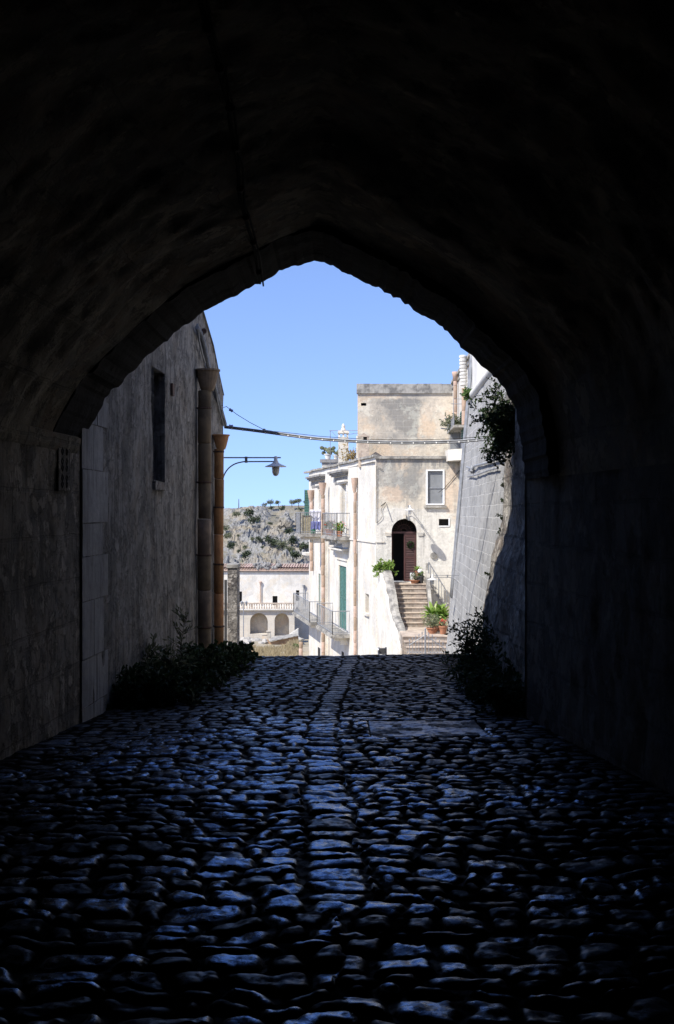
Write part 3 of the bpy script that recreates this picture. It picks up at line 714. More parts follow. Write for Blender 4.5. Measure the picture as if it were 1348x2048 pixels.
SW = thing('retaining_wall', 'tall leaning grey ashlar wall with pale mortar lines', 'retaining wall', (2.8, 24, -1.5))
def bx(Y, Z): return 2.89+.035*(Y-30)+.085*Z
def scarp():
    ys = np.arange(18.0, 30.01, .1)
    def sheet(z0, z1, off, m, nm):
        zs = np.arange(z0, z1+.01, .1); Y, Z = np.meshgrid(ys, zs, indexing='ij')
        flare = .25*np.clip((-.8-Z)/1.4, 0, 1)**1.5*0
        X = bx(Y, np.minimum(Z, 4.4))+off-flare+.012*fbm(Y*1.3, Z*1.3, 0, 61, 4)
        g = grid(np.stack([X, Y, Z], -1))
        cap = np.stack([X[-1], Y[-1], Z[-1]], -1); c2 = cap.copy(); c2[:, 0] = 9; c2[:, 1] += .8
        h = grid(np.stack([cap, c2], 0)); g.add(h.v, h.f)
        g.build(nm, m, SW, smooth=True)
    sheet(-4.5, 4.35, 0, M['scarp'], 'wall')
    sheet(4.35, 7.7, .05, M['scarp_white'], 'upper_wall')
    b = MB(); b.tube([(bx(Y, 4.38)+.03, Y, 4.38+.0*Y) for Y in np.arange(18, 29.8, .5)], .11, 12); b.build('string_course', M['scarp_white'], SW, smooth=True)
    b = MB(); b.add([(3.2, 18, 7.68), (3.4, 30, 7.68), (9, 30.8, 7.68), (9, 18, 7.68)], [(0, 1, 2, 3)]); b.build('wall_top', M['coping'], SW)
    # vertical conduits on the corner
    b = MB()
    for off, r in ((.25, .03), (.55, .022), (.75, .035)):
        b.mark(); b.tube([(bx(30-off, z)-.02, 30-off, z) for z in np.arange(-.5, 7.4, .5)], r, 8)
    b.each('conduit', M['iron_grey'], SW, smooth=True)
    # cables looping along the face
    for j, (pts, r) in enumerate((([(936,934),(948,937),(953,932),(965,929),(980,925),(1000,917),(1010,915)], .022), ([(940,953),(952,951),(966,947),(985,940),(1003,936)], .016))):
        q = []
        for px, py in pts:
            f = (px-674)/F; z = 2.4
            Y = (2.89-1.05+.085*z)/(f-.035); q.append(Vector((bx(Y, zp(py, Y))-.05, Y, zp(py, Y))))
        c = MB().tube(cable_path(q, 24), r, 6)
        if j == 0: c.lathe(q[1]+Vector((0, 0, -.03)), [(.02, -.08), (.06, -.03), (.05, .05), (.01, .1)], 8)
        o = c.build('wall_cable', M['cable']); tag(o, 'upper black cable looping along the grey leaning wall' if j == 0 else 'lower thin cable looping along the grey leaning wall', 'cable')
scarp()
# ================================================================ wall with openings
def wall_panel(mb, p0, p1, z0, z1, holes=(), rev=None, depth=.3, zt=None):
    """vertical wall from p0 to p1 (xy); holes (s0,s1,za,zb[,depth]); inward normal is to the left of p0->p1 ... reveals go into rev"""
    p0 = Vector((p0[0], p0[1])); p1 = Vector((p1[0], p1[1])); L = (p1-p0).length; u = (p1-p0)/L; nrm = Vector((-u.y, u.x))
    ss = sorted({0., L, *[h[0] for h in holes], *[h[1] for h in holes]}); zs = sorted({z0, z1, *[h[2] for h in holes], *[h[3] for h in holes]})
    def P(s, z, d=0): q = p0+u*s+nrm*d; return (q.x, q.y, z)
    for a, b_ in zip(ss, ss[1:]):
        for c, d in zip(zs, zs[1:]):
            sm, zm = (a+b_)/2, (c+d)/2
            if any(h[0] < sm < h[1] and h[2] < zm < h[3] for h in holes): continue
            mb.add([P(a, c), P(b_, c), P(b_, d), P(a, d)], [(0, 1, 2, 3)])
    for h in holes:
        dd = h[4] if len(h) > 4 else depth; a, b_, c, d = h[:4]; r = rev if rev is not None else mb; r.mark()
        r.add([P(a, c), P(a, c, dd), P(a, d, dd), P(a, d), P(b_, c), P(b_, c, dd), P(b_, d, dd), P(b_, d)],
              [(0, 1, 2, 3), (4, 7, 6, 5), (0, 4, 5, 1), (3, 2, 6, 7)])
    return P
CH = thing('corner_house', 'white house on the corner with green shutters, balconies and arched brown door', 'house', (1.6, 50, -4.2))
def fac(s, z, p=0.): return (1.625-.158*s-.987*p, 50+.987*s-.158*p, z)
def fs(px): return (9.61/((px-674)/F+.1597)-50)/.987
def fbox(mb, s0, s1, z0, z1, p0, p1):
    q = [fac(s0, 0, p0)[:2], fac(s0, 0, p1)[:2], fac(s1, 0, p1)[:2], fac(s1, 0, p0)[:2]]; mb.hexa(q, z0, z1)
def shutters(parent, P, a, b, c, d, dep, mat, n=22, leaves=2, nm='shutter', label=None):
    for k in range(leaves):
        s0 = a+(b-a)*k/leaves+.01; s1 = a+(b-a)*(k+1)/leaves-.01; m = MB()
        def bx3(u0, u1, z0, z1, d0, d1):
            vs = [P(u, z, dd) for u, z, dd in ((u0,z0,d0),(u1,z0,d0),(u1,z0,d1),(u0,z0,d1),(u0,z1,d0),(u1,z1,d0),(u1,z1,d1),(u0,z1,d1))]
            m.add(vs, [(0,3,2,1),(4,5,6,7),(0,1,5,4),(1,2,6,5),(2,3,7,6),(3,0,4,7)])
        w_ = min(.07, (s1-s0)*.16)
        bx3(s0, s0+w_, c, d, dep, dep+.04); bx3(s1-w_, s1, c, d, dep, dep+.04)
        for zz in (c, (c+d)/2-.05, d-.1): bx3(s0+w_, s1-w_, zz, zz+.1, dep+.003, dep+.037)
        bx3(s0+w_, s1-w_, c+.1, d-.1, dep+.035, dep+.045)
        for i in range(n):
            z = c+.1+(d-c-.2)*(i+.5)/n
            m.add([P(s0+w_, z-.02, dep+.005), P(s1-w_, z-.02, dep+.005), P(s1-w_, z+.025, dep+.034), P(s0+w_, z+.025, dep+.034)], [(0, 1, 2, 3)])
        m.build(nm, mat, parent, label=label)
def corner_house():
    # ---- street front
    W = MB(); Rv = MB()
    X0, X1 = 1.625, 5.35
    dz = (.65, 1.71, -1.33, 1.31, .42)
    holes = [dz, (2.10, 2.83, 1.93, 3.33, .10), (2.62, 3.04, 1.03, 1.31, .25)]
    P = wall_panel(W, (X0, 50), (X1, 50), -6.5, 3.82, holes, Rv)
    # round the head of the doorway
    cxs = 1.18; r = .53; zs = .78
    for sg in (-1, 1):
        Rv.mark(); arc = [(cxs+sg*r*math.cos(t), zs+r*math.sin(t)) for t in np.linspace(0, math.pi/2, 12)]
        cor = (cxs+sg*r, 1.31)
        for (a, b_) in zip(arc, arc[1:]):
            W.add([P(*cor, .002), P(*a, .002), P(*b_, .002)], [(0, 1, 2)])
            Rv.add([P(*a, 0), P(*b_, 0), P(*b_, .40), P(*a, .40)], [(0, 1, 2, 3)])
    W.build('front_wall', M['front'], CH, label='street front with patchy stains above fresh limewash')
    Rv.each('reveal', M['white'], CH)
    # door
    D = MB().add([P(.12, -1.33, 1.2), P(2.1, -1.33, 1.2), P(2.1, 1.6, 1.2), P(.12, 1.6, 1.2)], [(0, 1, 2, 3)]).build('door', M['void'], CH, label='arched doorway with brown louvred door')
    shutters(D, P, 1.17, 1.70, -1.31, .70, .33, M['brown'], 26, 1, 'door_leaf')
    m = MB()
    for z0, z1 in ((-1.31, .70),):
        a = [P(.67, z0, .36), P(.76, z0, .86), P(.76, z1, .86), P(.67, z1, .36)]; m.add(a, [(0, 1, 2, 3)])
    m.build('door_leaf', M['brown'], D)
    m = MB(); m.add([P(.65, .70, .30), P(1.71, .70, .30), P(1.71, .78, .30), P(.65, .78, .30), P(.65, .70, .38), P(1.71, .70, .38), P(1.71, .78, .38), P(.65, .78, .38)], [(0,1,2,3),(0,4,5,1),(3,2,6,7)])
    for k in range(11):
        t = math.pi*(k+.5)/11; m.tube([P(cxs+.12*math.cos(t), .80+.12*math.sin(t), .34), P(cxs+.50*math.cos(t), .80+.48*math.sin(t), .34)], .005, 5)
    for rr in (.12, .28): m.tube([P(cxs+rr*math.cos(t), .80+rr*math.sin(t), .34) for t in np.linspace(0, math.pi, 16)], .007, 5)
    m.build('fanlight_grille', M['brown'], D)
    # imposts, threshold, surround
    m = MB()
    for s0, s1 in ((.38, .64), (1.72, 1.98)):
        q0 = P(s0, 0)[0]; q1 = P(s1, 0)[0]; m.mark()
        m.box((q0, 49.93, .70), (q1, 49.998, .78)); m.box((q0+.02, 49.95, .62), (q1-.02, 49.998, .70))
    m.each('door_impost', M['white'], CH); m = MB(); m.box((P(1.14, 0)[0], 49.93, 1.33), (P(1.24, 0)[0], 49.998, 1.5))
    m.build('keystone', M['white'], CH)
    # window with frame
    m = MB(); q0, q1 = P(2.10, 0)[0], P(2.83, 0)[0]
    for a in ((q0-.02, 49.96, 1.90, q0+.05, 50.02, 3.36), (q1-.05, 49.96, 1.90, q1+.02, 50.02, 3.36), (q0+.05, 49.963, 3.31, q1-.05, 50.017, 3.36), (q0+.05, 49.963, 1.90, q1-.05, 50.017, 1.95)):
        m.box(a[:3], a[3:])
    wn = m.build('window', M['white_paint'], CH, label='tall white framed window with grey pane')
    m = MB(); m.add([(q0+.05, 50.06, 1.95), (q1-.05, 50.06, 1.95), (q1-.05, 50.06, 3.3), (q0+.05, 50.06, 3.3)], [(0, 1, 2, 3)]); m.build('pane', M['glass'], wn)
    m = MB(); m.box((q0+.05, 50.03, 2.58), (q1-.05, 50.055, 2.62)); m.build('glazing_bar', M['iron_grey'], wn)
    m = MB(); m.box((q0-.1, 49.88, 1.78), (q1+.1, 49.998, 1.87)); m.build('sill', M['coping'], wn)
    q0, q1 = P(2.62, 0)[0], P(3.04, 0)[0]
    m = MB(); m.add([(q0, 50.245, 1.03), (q1, 50.245, 1.03), (q1, 50.245, 1.31), (q0, 50.245, 1.31)], [(0, 1, 2, 3)])
    sm = m.build('window', M['void'], CH, label='small dark square window high above the stairs')
    m = MB(); m.box((q1-.02, 49.97, 1.01), (q1+.03, 49.997, 1.33)); m.box((q0, 49.97, .99), (q1+.03, 49.997, 1.03)); m.build('frame', M['white_paint'], sm)
    m = MB(); m.lathe((xp(867, 49.95), 49.97, zp(1111, 50)), [(.07, 0), (.13, .0), (.14, .02), (.13, .04), (.07, .04)], 18, (0, -1, 0)); m.build('round_vent', M['coping'], CH)
    # coping along the front and side
    m = MB(); m.box((X0-.05, 49.9, 3.82), (X1, 50.12, 3.93))
    for k in range(14):
        s0 = 0+k*1.6; fbox(m, s0+.1 if k == 0 else s0, s0+1.59, 3.90+.012*(k % 3), 4.0+.012*(k % 3), -.12, .10)
    m.build('roof_coping', M['coping'], CH)
    # ---- long side facade
    W = MB(); Rv = MB()
    def hz(s0, s1, a, b, d=.22): return (s0, s1, a, b, d)
    LA = (7.4, 8.9); LB = (15.2, 16.6)
    holes = [(*LA, .46, 2.95, .28), (*LB, .46, 2.8, .28), (fs(692.5), fs(677.5), -4.12, -1.03, .12), (fs(643.5), fs(637), -4.2, -1.8, .12),
             (1.62, 2.45, -2.78, -1.95, .3)]
    P2 = None
    W2 = MB(); R2 = MB()
    # the facade runs from far to near so that the inward normal points into the house
    Lf = 20.7; fl = [(Lf-h[1], Lf-h[0], *h[2:]) for h in holes]
    pf = fac(Lf, 0)[:2]; pn = fac(0, 0)[:2]
    P2 = wall_panel(W2, pf, pn, -12, 3.9, fl, R2)
    # rounded far corner, then the lower wing that runs on
    ang = [fac(20.7, 0)[:2], (fac(20.7, 0)[0]+.12, fac(20.7, 0)[1]+1.2), (fac(20.7, 0)[0]+.9, fac(20.7, 0)[1]+2.5), (fac(20.7, 0)[0]+3, fac(20.7, 0)[1]+3.4)]
    for a, b_ in zip(ang, ang[1:]): W2.add([(*a, -12), (*b_, -12), (*b_, 3.9), (*a, 3.9)], [(0, 1, 2, 3)])
    W2.build('side_wall', M['white'], CH, label='long bright limewashed side wall')
    R2.each('reveal', M['white'], CH)
    def Q(s, z, d=0): return P2(Lf-s, z, d)
    for (a, b_), (c, d) in (((LA), (.46, 2.95)), ((LB), (.46, 2.8))):
        m = MB(); m.add([Q(a, c, .275), Q(b_, c, .275), Q(b_, d, .275), Q(a, d, .275)], [(0, 1, 2, 3)])
        w_ = m.build('french_window', M['void'], CH)
        m = MB()
        for s in (a+.02, b_-.10):
            m.mark()
            m.add([Q(s, c, .18), Q(s+.08, c, .18), Q(s+.08, d, .18), Q(s, d, .18), Q(s, c, .24), Q(s+.08, c, .24), Q(s+.08, d, .24), Q(s, d, .24)], [(0,1,2,3),(0,4,7,3),(1,2,6,5)])
        m.each('frame', M['white_paint'], w_)
    shutters(CH, lambda s, z, d=0: Q(s, z, d), fs(692.5), fs(677.5), -4.1, -1.05, .06, M['green'], 44, 2)
    shutters(CH, lambda s, z, d=0: Q(s, z, d), fs(643.5), fs(637), -4.18, -1.82, .06, M['green'], 34, 2)
    m = MB(); m.add([Q(1.62, -2.78, .25), Q(2.45, -2.78, .25), Q(2.45, -1.95, .25), Q(1.62, -1.95, .25)], [(0, 1, 2, 3)])
    sw_ = m.build('window', M['void'], CH, label='small narrow window low on the side wall')
    m = MB(); fbox(m, 1.5, 2.6, -2.88, -2.79, 0, .1); m.build('sill', M['white'], sw_)
    # louvred shutter on the far edge
    m = MB(); e = fac(20.6, 0, .0); m.box((e[0]-.28, e[1]-.1, .4), (e[0]-.02, e[1]-.04, 2.9))
    for k in range(24): m.box((e[0]-.27, e[1]-.13, .5+k*.1), (e[0]-.03, e[1]-.10, .54+k*.1))
    m.build('shutter', M['green'], CH, label='open green shutter at the far edge')
    # window hoods and mouldings
    m = MB()
    for (a, b_) in ((fs(697), fs(668)), (fs(651), fs(622.5))):
        m.mark(); fbox(m, a, b_, 3.52, 3.62, 0, .34); fbox(m, a+.1, b_-.1, 3.44, 3.519, 0, .26); fbox(m, a+.2, b_-.2, 3.36, 3.439, 0, .18)
        fbox(m, a+.4, b_-.4, 2.98, 3.3, 0, .03)
    m.each('window_hood', M['dark_stone'], CH)
    m = MB()
    for (a, b_) in ((7.0, 9.4), (14.8, 17.1)):
        m.mark(); fbox(m, a, b_, 3.05, 3.14, 0, .16); fbox(m, a+.1, b_-.1, 2.97, 3.049, 0, .09)
        fbox(m, a+.12, a+.38, .46, 2.969, 0, .03); fbox(m, b_-.38, b_-.12, .46, 2.969, 0, .03)
    m.each('moulding', M['white'], CH); m = MB(); m.mark(); a, b_ = fs(697), fs(671)
    fbox(m, a, b_, -.24, -.16, 0, .35); fbox(m, a+.1, b_-.1, -.32, -.241, 0, .25); fbox(m, a+.4, b_-.5, -.75, -.68, 0, .06)
    m.mark(); fbox(m, 0, fs(700), .30, .38, 0, .05); m.mark(); fbox(m, fs(625), 20.7, -.9, -.75, 0, .4); m.mark()
    fbox(m, fs(656), fs(649), -12, .1, 0, .22)
    m.each('moulding', M['white'], CH)
    m = MB(); m.box((X0, 49.95, .33), (1.98, 49.998, .38)); m.build('string_course', M['white'], CH)
    # small low openings and blocks along the foot
    m = MB(); m.mark(); fbox(m, fs(688), fs(683.5), -6.0, -5.2, -.1, .004); m.mark(); fbox(m, fs(642), fs(636), -7.2, -5.9, -.1, .004); m.each('window', M['void'], CH, label='low dark opening under the balconies')
    # clay downpipes
    for (s, p, z0, z1, r, hop) in ((fs(715.5), .12, -6.6, zp(984, 54.4), .075, 1), (fs(658)-.2, .34, -9, zp(990, 62.6), .10, 1), (fs(628), .14, zp(1140, 69.5), zp(1003, 69), .10, 1), (fs(621)+.4, .5, -10.5, -6.0, .11, 0)):
        m = MB(); z = z0
        while z < z1-.02:
            h = min(.58*random.uniform(.9, 1.1), z1-z); x, y, _ = fac(s, 0, p+random.uniform(-.01, .01))
            m.lathe((x, y, z), [(r*.93, 0), (r, .02), (r*1.02, h-.02), (r*.95, h-.005)], 14); z += h
        d = m.build('downpipe', M['pipe_pink'], CH, smooth=True)
        if hop:
            x, y, _ = fac(s, 0, p+.03); m = MB(); m.lathe((x, y, z1-.02), [(r*.95, 0), (r*1.3, .2), (r*2.0, .62), (r*2.05, .66), (r*1.7, .66)], 14); m.build('hopper', M['pipe_pink'], d)
    # ---- beige block behind the terrace
    Bx0, Bx1 = xp(715, 54.3), 5.28
    W = MB(); Rv = MB(); s1 = xp(732.5, 54.3)-Bx0; s0 = xp(722, 54.3)-Bx0
    Pb = wall_panel(W, (Bx0, 54.3), (Bx1, 54.3), 2.5, zp(787, 54.3), [(s0, s1, zp(811.5, 54.3), zp(806, 54.3), .3)], Rv)
    W.add([(Bx0, 54.3, 2.5), (Bx0, 54.3, 7.0), (Bx0+1.2, 63, 7.0), (Bx0+1.2, 63, 2.5)], [(0, 1, 2, 3)])
    bw = W.build('block_wall', M['block'], CH, label='tall beige block wall with a large grey stain')
    Rv.add([Pb(s0, zp(811.5, 54.3), .29), Pb(s1, zp(811.5, 54.3), .29), Pb(s1, zp(806, 54.3), .29), Pb(s0, zp(806, 54.3), .29)], [(0, 1, 2, 3)])
    Rv.build('vent_slot', M['void'], bw)
    m = MB()
    x = Bx0-.04
    while x < Bx1:
        x2 = min(x+random.uniform(.5, .8), Bx1); m.box((x, 54.22, zp(787, 54.3)+.002), (x2-.006, 54.6, zp(768, 54.3)+random.uniform(-.02, .015))); x = x2
    m.build('parapet', M['coping'], bw)
    m = MB(); m.add([(Bx0, 54.58, 6.98), (Bx1, 54.58, 6.98), (Bx1+1, 63, 6.98), (Bx0+1.2, 63, 6.98)], [(0, 1, 2, 3)])
    m.add([(1.5, 50.1, 3.7), (X1, 50.1, 3.7), (X1, 54.3, 3.7), (.9, 54.3, 3.7)], [(0, 1, 2, 3)])
    m.add([(.9, 54.3, 3.7), (3, 54.3, 3.7), (3, 72, 3.7), (-1.45, 70.2, 3.7)], [(0, 1, 2, 3)]); m.build('roof', M['coping'], CH)
    # roof vent niche with a little gable, seen against the block
    nx0, nx1 = xp(717, 53.4), xp(738, 53.4); nt_, ns = zp(868, 53.4), zp(873, 53.4)
    m = MB(); zc0, zc1 = zp(882, 53.4), zp(873.5, 53.4); xm = (nx0+nx1)/2
    m.box((nx0, 53.4, 3.6), (nx1, 53.8, zc0)); m.box((nx0, 53.4, zc0), (nx0+.06, 53.8, zc1)); m.box((nx1-.09, 53.4, zc0), (nx1, 53.8, zc1))
    m.add([(nx0-.03, 53.38, zc1), (nx1+.03, 53.38, zc1), (xm, 53.38, nt_+.05), (nx0-.03, 53.82, zc1), (nx1+.03, 53.82, zc1), (xm, 53.82, nt_+.05)], [(0,1,2),(5,4,3),(0,2,5,3),(1,4,5,2),(0,3,4,1)])
    m.build('roof_vent', M['tread'], CH); m = MB(); m.box((nx0+.22, 53.5, zc0), (nx1-.09, 53.79, zc1)); m.build('vent_opening', M['void'], CH)
    m = MB(); m.box((xp(712.5, 55), 54.8, 3.5), (xp(717.5, 55), 55.1, zp(872, 55))); m.build('flue', M['white'], CH)
    # chimney
    Yc = 59.2; x0, x1 = xp(676.5, Yc), xp(697, Yc); zt = zp(869, Yc)
    m = MB(); m.box((x0, Yc, 3.6), (x1, Yc+.5, zt-.12)); 
    for a in (x0, (x0+x1)/2-.045, x1-.1): m.box((a, Yc+.02, zt-.12), (a+.09, Yc+.12, zt+.06)); m.box((a, Yc+.38, zt-.12), (a+.09, Yc+.48, zt+.06))
    ch = m.build('chimney', M['white'], CH)
    m = MB(); m.box((x0-.03, Yc-.03, zt+.06), (x1+.03, Yc+.53, zt+.15)); xm = (x0+x1)/2
    m.hexa([(x0, Yc), (x1, Yc), (x1, Yc+.5), (x0, Yc+.5)], zt+.15, zt+.2)
    m.lathe((xm, Yc+.25, zt+.2), [(.14, 0), (.12, .06), (.07, .16), (.09, .2), (.08, .26), (.02, .36)], 10); m.build('chimney_cap', M['white'], ch)
    # far raised terrace parapet
    m = MB(); Yt = 67
    m.box((xp(644, Yt), Yt, 3.6), (xp(677, Yt), Yt+.3, zp(925, Yt))); m.build('terrace_wall', M['white'], CH)
    m = MB(); m.box((xp(640, Yt), Yt-.1, zp(925, Yt)+.002), (xp(677, Yt), Yt+.4, zp(918.5, Yt))); m.box((xp(643, Yt), Yt-.04, zp(928, Yt)), (xp(677, Yt), Yt-.002, zp(926.5, Yt)))
    m.build('terrace_coping', M['dark_stone'], CH)
    # iron frame for washing on the roof
    m = MB(); Yf = 62; zt = zp(861, Yf)
    m.tube([(xp(660.5, Yf), Yf, 3.8), (xp(660.5, Yf), Yf, zt)], .018, 6); m.tube([(xp(659, Yf), Yf, zt), (xp(716, 56), 56, zp(861, 56))], .015, 6)
    m.tube([(xp(662, Yf), Yf, zt), (xp(672, Yf), Yf, zp(872, Yf)), (xp(682, Yf), Yf, zp(877, Yf))], .01, 5)
    m.tube([(xp(697, 59), 59, zp(869, 59)), (xp(716, 56), 56, zp(866, 56))], .012, 5)
    m.build('roof_rail', M['iron_grey'], CH)
corner_house()

# ---- balconies: parts of the corner house
def balcony(s0, s1, z, p, h=1.1, closed_front=False, n_side=7, rail=M['iron_grey']):
    m = MB()
    fbox(m, s0-.06, s1+.06, z-.16, z-.05, 0, p+.08); fbox(m, s0-.02, s1+.02, z-.05, z, 0, p+.03)
    B = m.build('balcony', M['coping'], CH)
    m = MB()
    for s in np.linspace(s0+.25, s1-.4, 3):
        m.mark(); fbox(m, s, s+.22, z-.32, z-.162, 0, p*.85); fbox(m, s, s+.22, z-.5, z-.322, 0, p*.5)
    m.each('corbel', M['white'], B)
    m = MB()
    pts = [(s0, 0), (s0, p), (s1, p), (s1, 0)]
    for (a, b_) in zip(pts, pts[1:]):
        for zz, r in ((z+h, .022), (z+.1, .016)): m.tube([fac(a[0], zz, a[1]), fac(b_[0], zz, b_[1])], r, 5)
        L = math.hypot(a[0]-b_[0], a[1]-b_[1]); n = max(2, int(L/(.13 if L < 2 else .19)))
        for k in range(n+1):
            t = k/n; s = a[0]+(b_[0]-a[0])*t; q = a[1]+(b_[1]-a[1])*t; m.tube([fac(s, z, q), fac(s, z+h, q)], .010 if 0 < k < n else .022, 4, False)
    m.build('railing', rail, B)
    return B
UA = balcony(6.4, 11.0, .44, .62); UB = balcony(13.4, 15.3, .46, 1.45)
LAb = balcony(6.5, 11.6, -4.16, .82); LBb = balcony(14.2, 21.2, -4.28, .85)
m = MB()
for k in range(14):
    q = fac(13.52, 0, .88+k*.036); m.tube([(q[0], q[1], .5), (q[0], q[1], 1.42)], .04, 4, False)
rs = m.build('reed_screen', M['reed'], UB)

# ---- plants
def leaves(mb, rng, c, n, rad, size, flat=.5, shape='leaf'):
    for _ in range(n):
        d = Vector((rng.gauss(0, 1), rng.gauss(0, 1), rng.gauss(0, 1))).normalized()*rng.random()**.4
        p = Vector(c)+Vector((d.x*rad[0], d.y*rad[1], d.z*rad[2]))
        leaf(mb, rng, p, size*rng.uniform(.6, 1.3))
def leaf(mb, rng, p, s, dirv=None, w=.38):
    a = dirv.normalized() if dirv is not None else Vector((rng.gauss(0, 1), rng.gauss(0, 1), rng.gauss(0, .8)+.2)).normalized()
    b_ = a.orthogonal().normalized(); b_ = Matrix.Rotation(rng.uniform(0, 6.28), 3, a) @ b_
    k = a.cross(b_)*s*.12
    mb.add([p, p+a*s*.5+b_*s*w+k, p+a*s, p+a*s*.5-b_*s*w+k], [(0, 1, 2, 3)])
def sprigs(name, label, cat, loc, n, length, bias, lsize, mat, seed, spread=1., group=None, droop=.3, dens=1., base_r=.15, wood=M['twig'], lw=.38):
    """plant grown from curved stems with leaves set along them"""
    rng = random.Random(seed); t = thing(name, label, cat, loc, group)
    L = MB(); S = MB(); loc = Vector(loc); bias = Vector(bias)
    for i in range(n):
        ln = length*rng.uniform(.45, 1.05)
        d = (bias+Vector((rng.gauss(0, 1), rng.gauss(0, 1), rng.gauss(0, 1)))*spread*.55).normalized()
        p = loc+Vector((rng.uniform(-1, 1)*base_r, rng.uniform(-1, 1)*base_r, rng.uniform(0, .3)*base_r)); pts = [p.copy()]
        ns = 9
        for k in range(ns):
            d = (d+Vector((rng.gauss(0, .22), rng.gauss(0, .22), rng.gauss(0, .22)-droop*.18*k/ns))).normalized()
            p = p+d*ln/ns; pts.append(p.copy())
            for q in range(int(3*dens)+(1 if rng.random() < (3*dens) % 1 else 0)):
                if k < 1: continue
                side = d.orthogonal(); side = Matrix.Rotation(rng.uniform(0, 6.28), 3, d) @ side
                pp = pts[-2].lerp(p, rng.random())
                if rng.random() < .35 and k > 2:      # side twig
                    e = pp+(side+d*.6).normalized()*ln*.16; S.tube([pp, e], [.004, .002], 3, False)
                    for z in range(4): leaf(L, rng, pp.lerp(e, (z+1)/4), lsize*rng.uniform(.6, 1.1), (side+d+Vector((rng.gauss(0, .6), rng.gauss(0, .6), rng.gauss(0, .6)))), lw)
                else: leaf(L, rng, pp, lsize*rng.uniform(.7, 1.2), side+d*.7, lw)
        S.tube(pts, [max(.0025, .008*length*(1-k/(len(pts)))) for k in range(len(pts))], 4, False)
    L.build('foliage', mat, t); S.build('stem', wood, t); return t
def pot(parent, c, r, h, mat):
    m = MB(); m.lathe(c, [(r*.65, 0), (r*.95, h*.82), (r*1.1, h*.84), (r*1.1, h), (r*.9, h), (r*.85, h*.85)], 16); return m.build('pot', mat, parent)
def blades(parent, rng, c, n, ln, w, mat, up=1.2, nm='foliage'):
    m = MB(); c = Vector(c)
    for _ in range(n):
        d = Vector((rng.gauss(0, 1), rng.gauss(0, 1), up+rng.gauss(0, .3))).normalized(); l_ = ln*rng.uniform(.6, 1.1)
        sd = d.cross(Vector((0, 0, 1)))
        sd = sd.normalized()*w if sd.length > .01 else Vector((w, 0, 0)); pts = []; p = c.copy()
        for k in range(6):
            pts.append((p-sd*math.sin((k+.6)/6.2*math.pi), p+sd*math.sin((k+.6)/6.2*math.pi))); d = (d+Vector((0, 0, -.16*k*.6))).normalized(); p = p+d*l_/6
        base = len(m.v)
        for a, b_ in pts: m.v += [tuple(a), tuple(b_)]
        m.f += [(base+2*k, base+2*k+1, base+2*k+3, base+2*k+2) for k in range(5)]
    return m.build(nm, mat, parent)
def potted(label, c, r, h, mat, potmat=None, n=60, ls=.07, rad=.16, flower=False, seed=0, kind='leaf', group='potted plants'):
    rng = random.Random(seed); t = thing('potted_plant', label, 'potted plant', c, group)
    pot(t, c, r, h, potmat or M['pot']); top = Vector(c)+Vector((0, 0, h))
    if kind == 'blade': blades(t, rng, top, n, ls, ls*.09, mat)
    else:
        m = MB(); leaves(m, rng, top+Vector((0, 0, rad*.7)), n, (rad, rad, rad*.8), ls); m.build('foliage', mat, t)
    if flower:
        m = MB()
        for _ in range(16): leaves(m, rng, top+Vector((rng.uniform(-1, 1)*rad, rng.uniform(-1, 1)*rad, rad*rng.uniform(.6, 1.5))), 4, (.03, .03, .03), .05)
        m.build('flower', M['flower'], t)
    return t
# on the near upper balcony
q = fac(7.4, .44, .35); potted('bushy red flowering plant in a clay pot on the near upper balcony', q, .16, .24, M['leaf_fresh'], n=170, ls=.12, rad=.28, flower=True, seed=1)
q = fac(6.9, .44, .4); potted('small clay pot at the near end of the upper balcony beside the flowering plant', q, .13, .26, M['leaf'], n=40, ls=.07, rad=.1, seed=2)
q = fac(9.6, .44, .42); potted('tall thin leafy plant midway along the upper balcony', q, .14, .3, M['leaf_grey'], n=150, ls=.10, rad=.3, seed=3, flower=True)
q = fac(11.0, .44, .35); potted('spreading grey green plant at the far end of the near balcony', q, .14, .3, M['leaf'], n=110, ls=.10, rad=.24, seed=4)
# rooftop cactus pots
def cactus(label, c, seed, k=1.):
    rng = random.Random(seed); t = thing('cactus', label, 'potted cactus', c, 'cactus pots on the roof terrace'); pot(t, c, .2*k, .3*k, M['pot_white']); m = MB()
    for i in range(9): m.blob((c[0]+rng.uniform(-.36, .36)*k, c[1]+rng.uniform(-.2, .2), c[2]+.32*k+rng.uniform(.0, .34)*k), (.13*k, .05, .11*k), 2, .15, i)
    m.build('cactus_pad', M['leaf_grey'], t)
zt = zp(918.5, 67)
cactus('round padded cactus in a white pot at the left of the roof parapet', (xp(656, 67.1), 67.1, zt), 5); cactus('smaller cactus in a white pot beside the chimney', (xp(672, 67.1), 67.1, zt), 6, .8)
sprigs('dry_shrub', 'dry reddish twiggy shrub on the roof right of the chimney', 'shrub', (xp(704, 58.5), 58.5, 3.85), 26, 1.15, (0, 0, 2.2), .09, M['leaf_dry'], 12, .5, dens=.8)
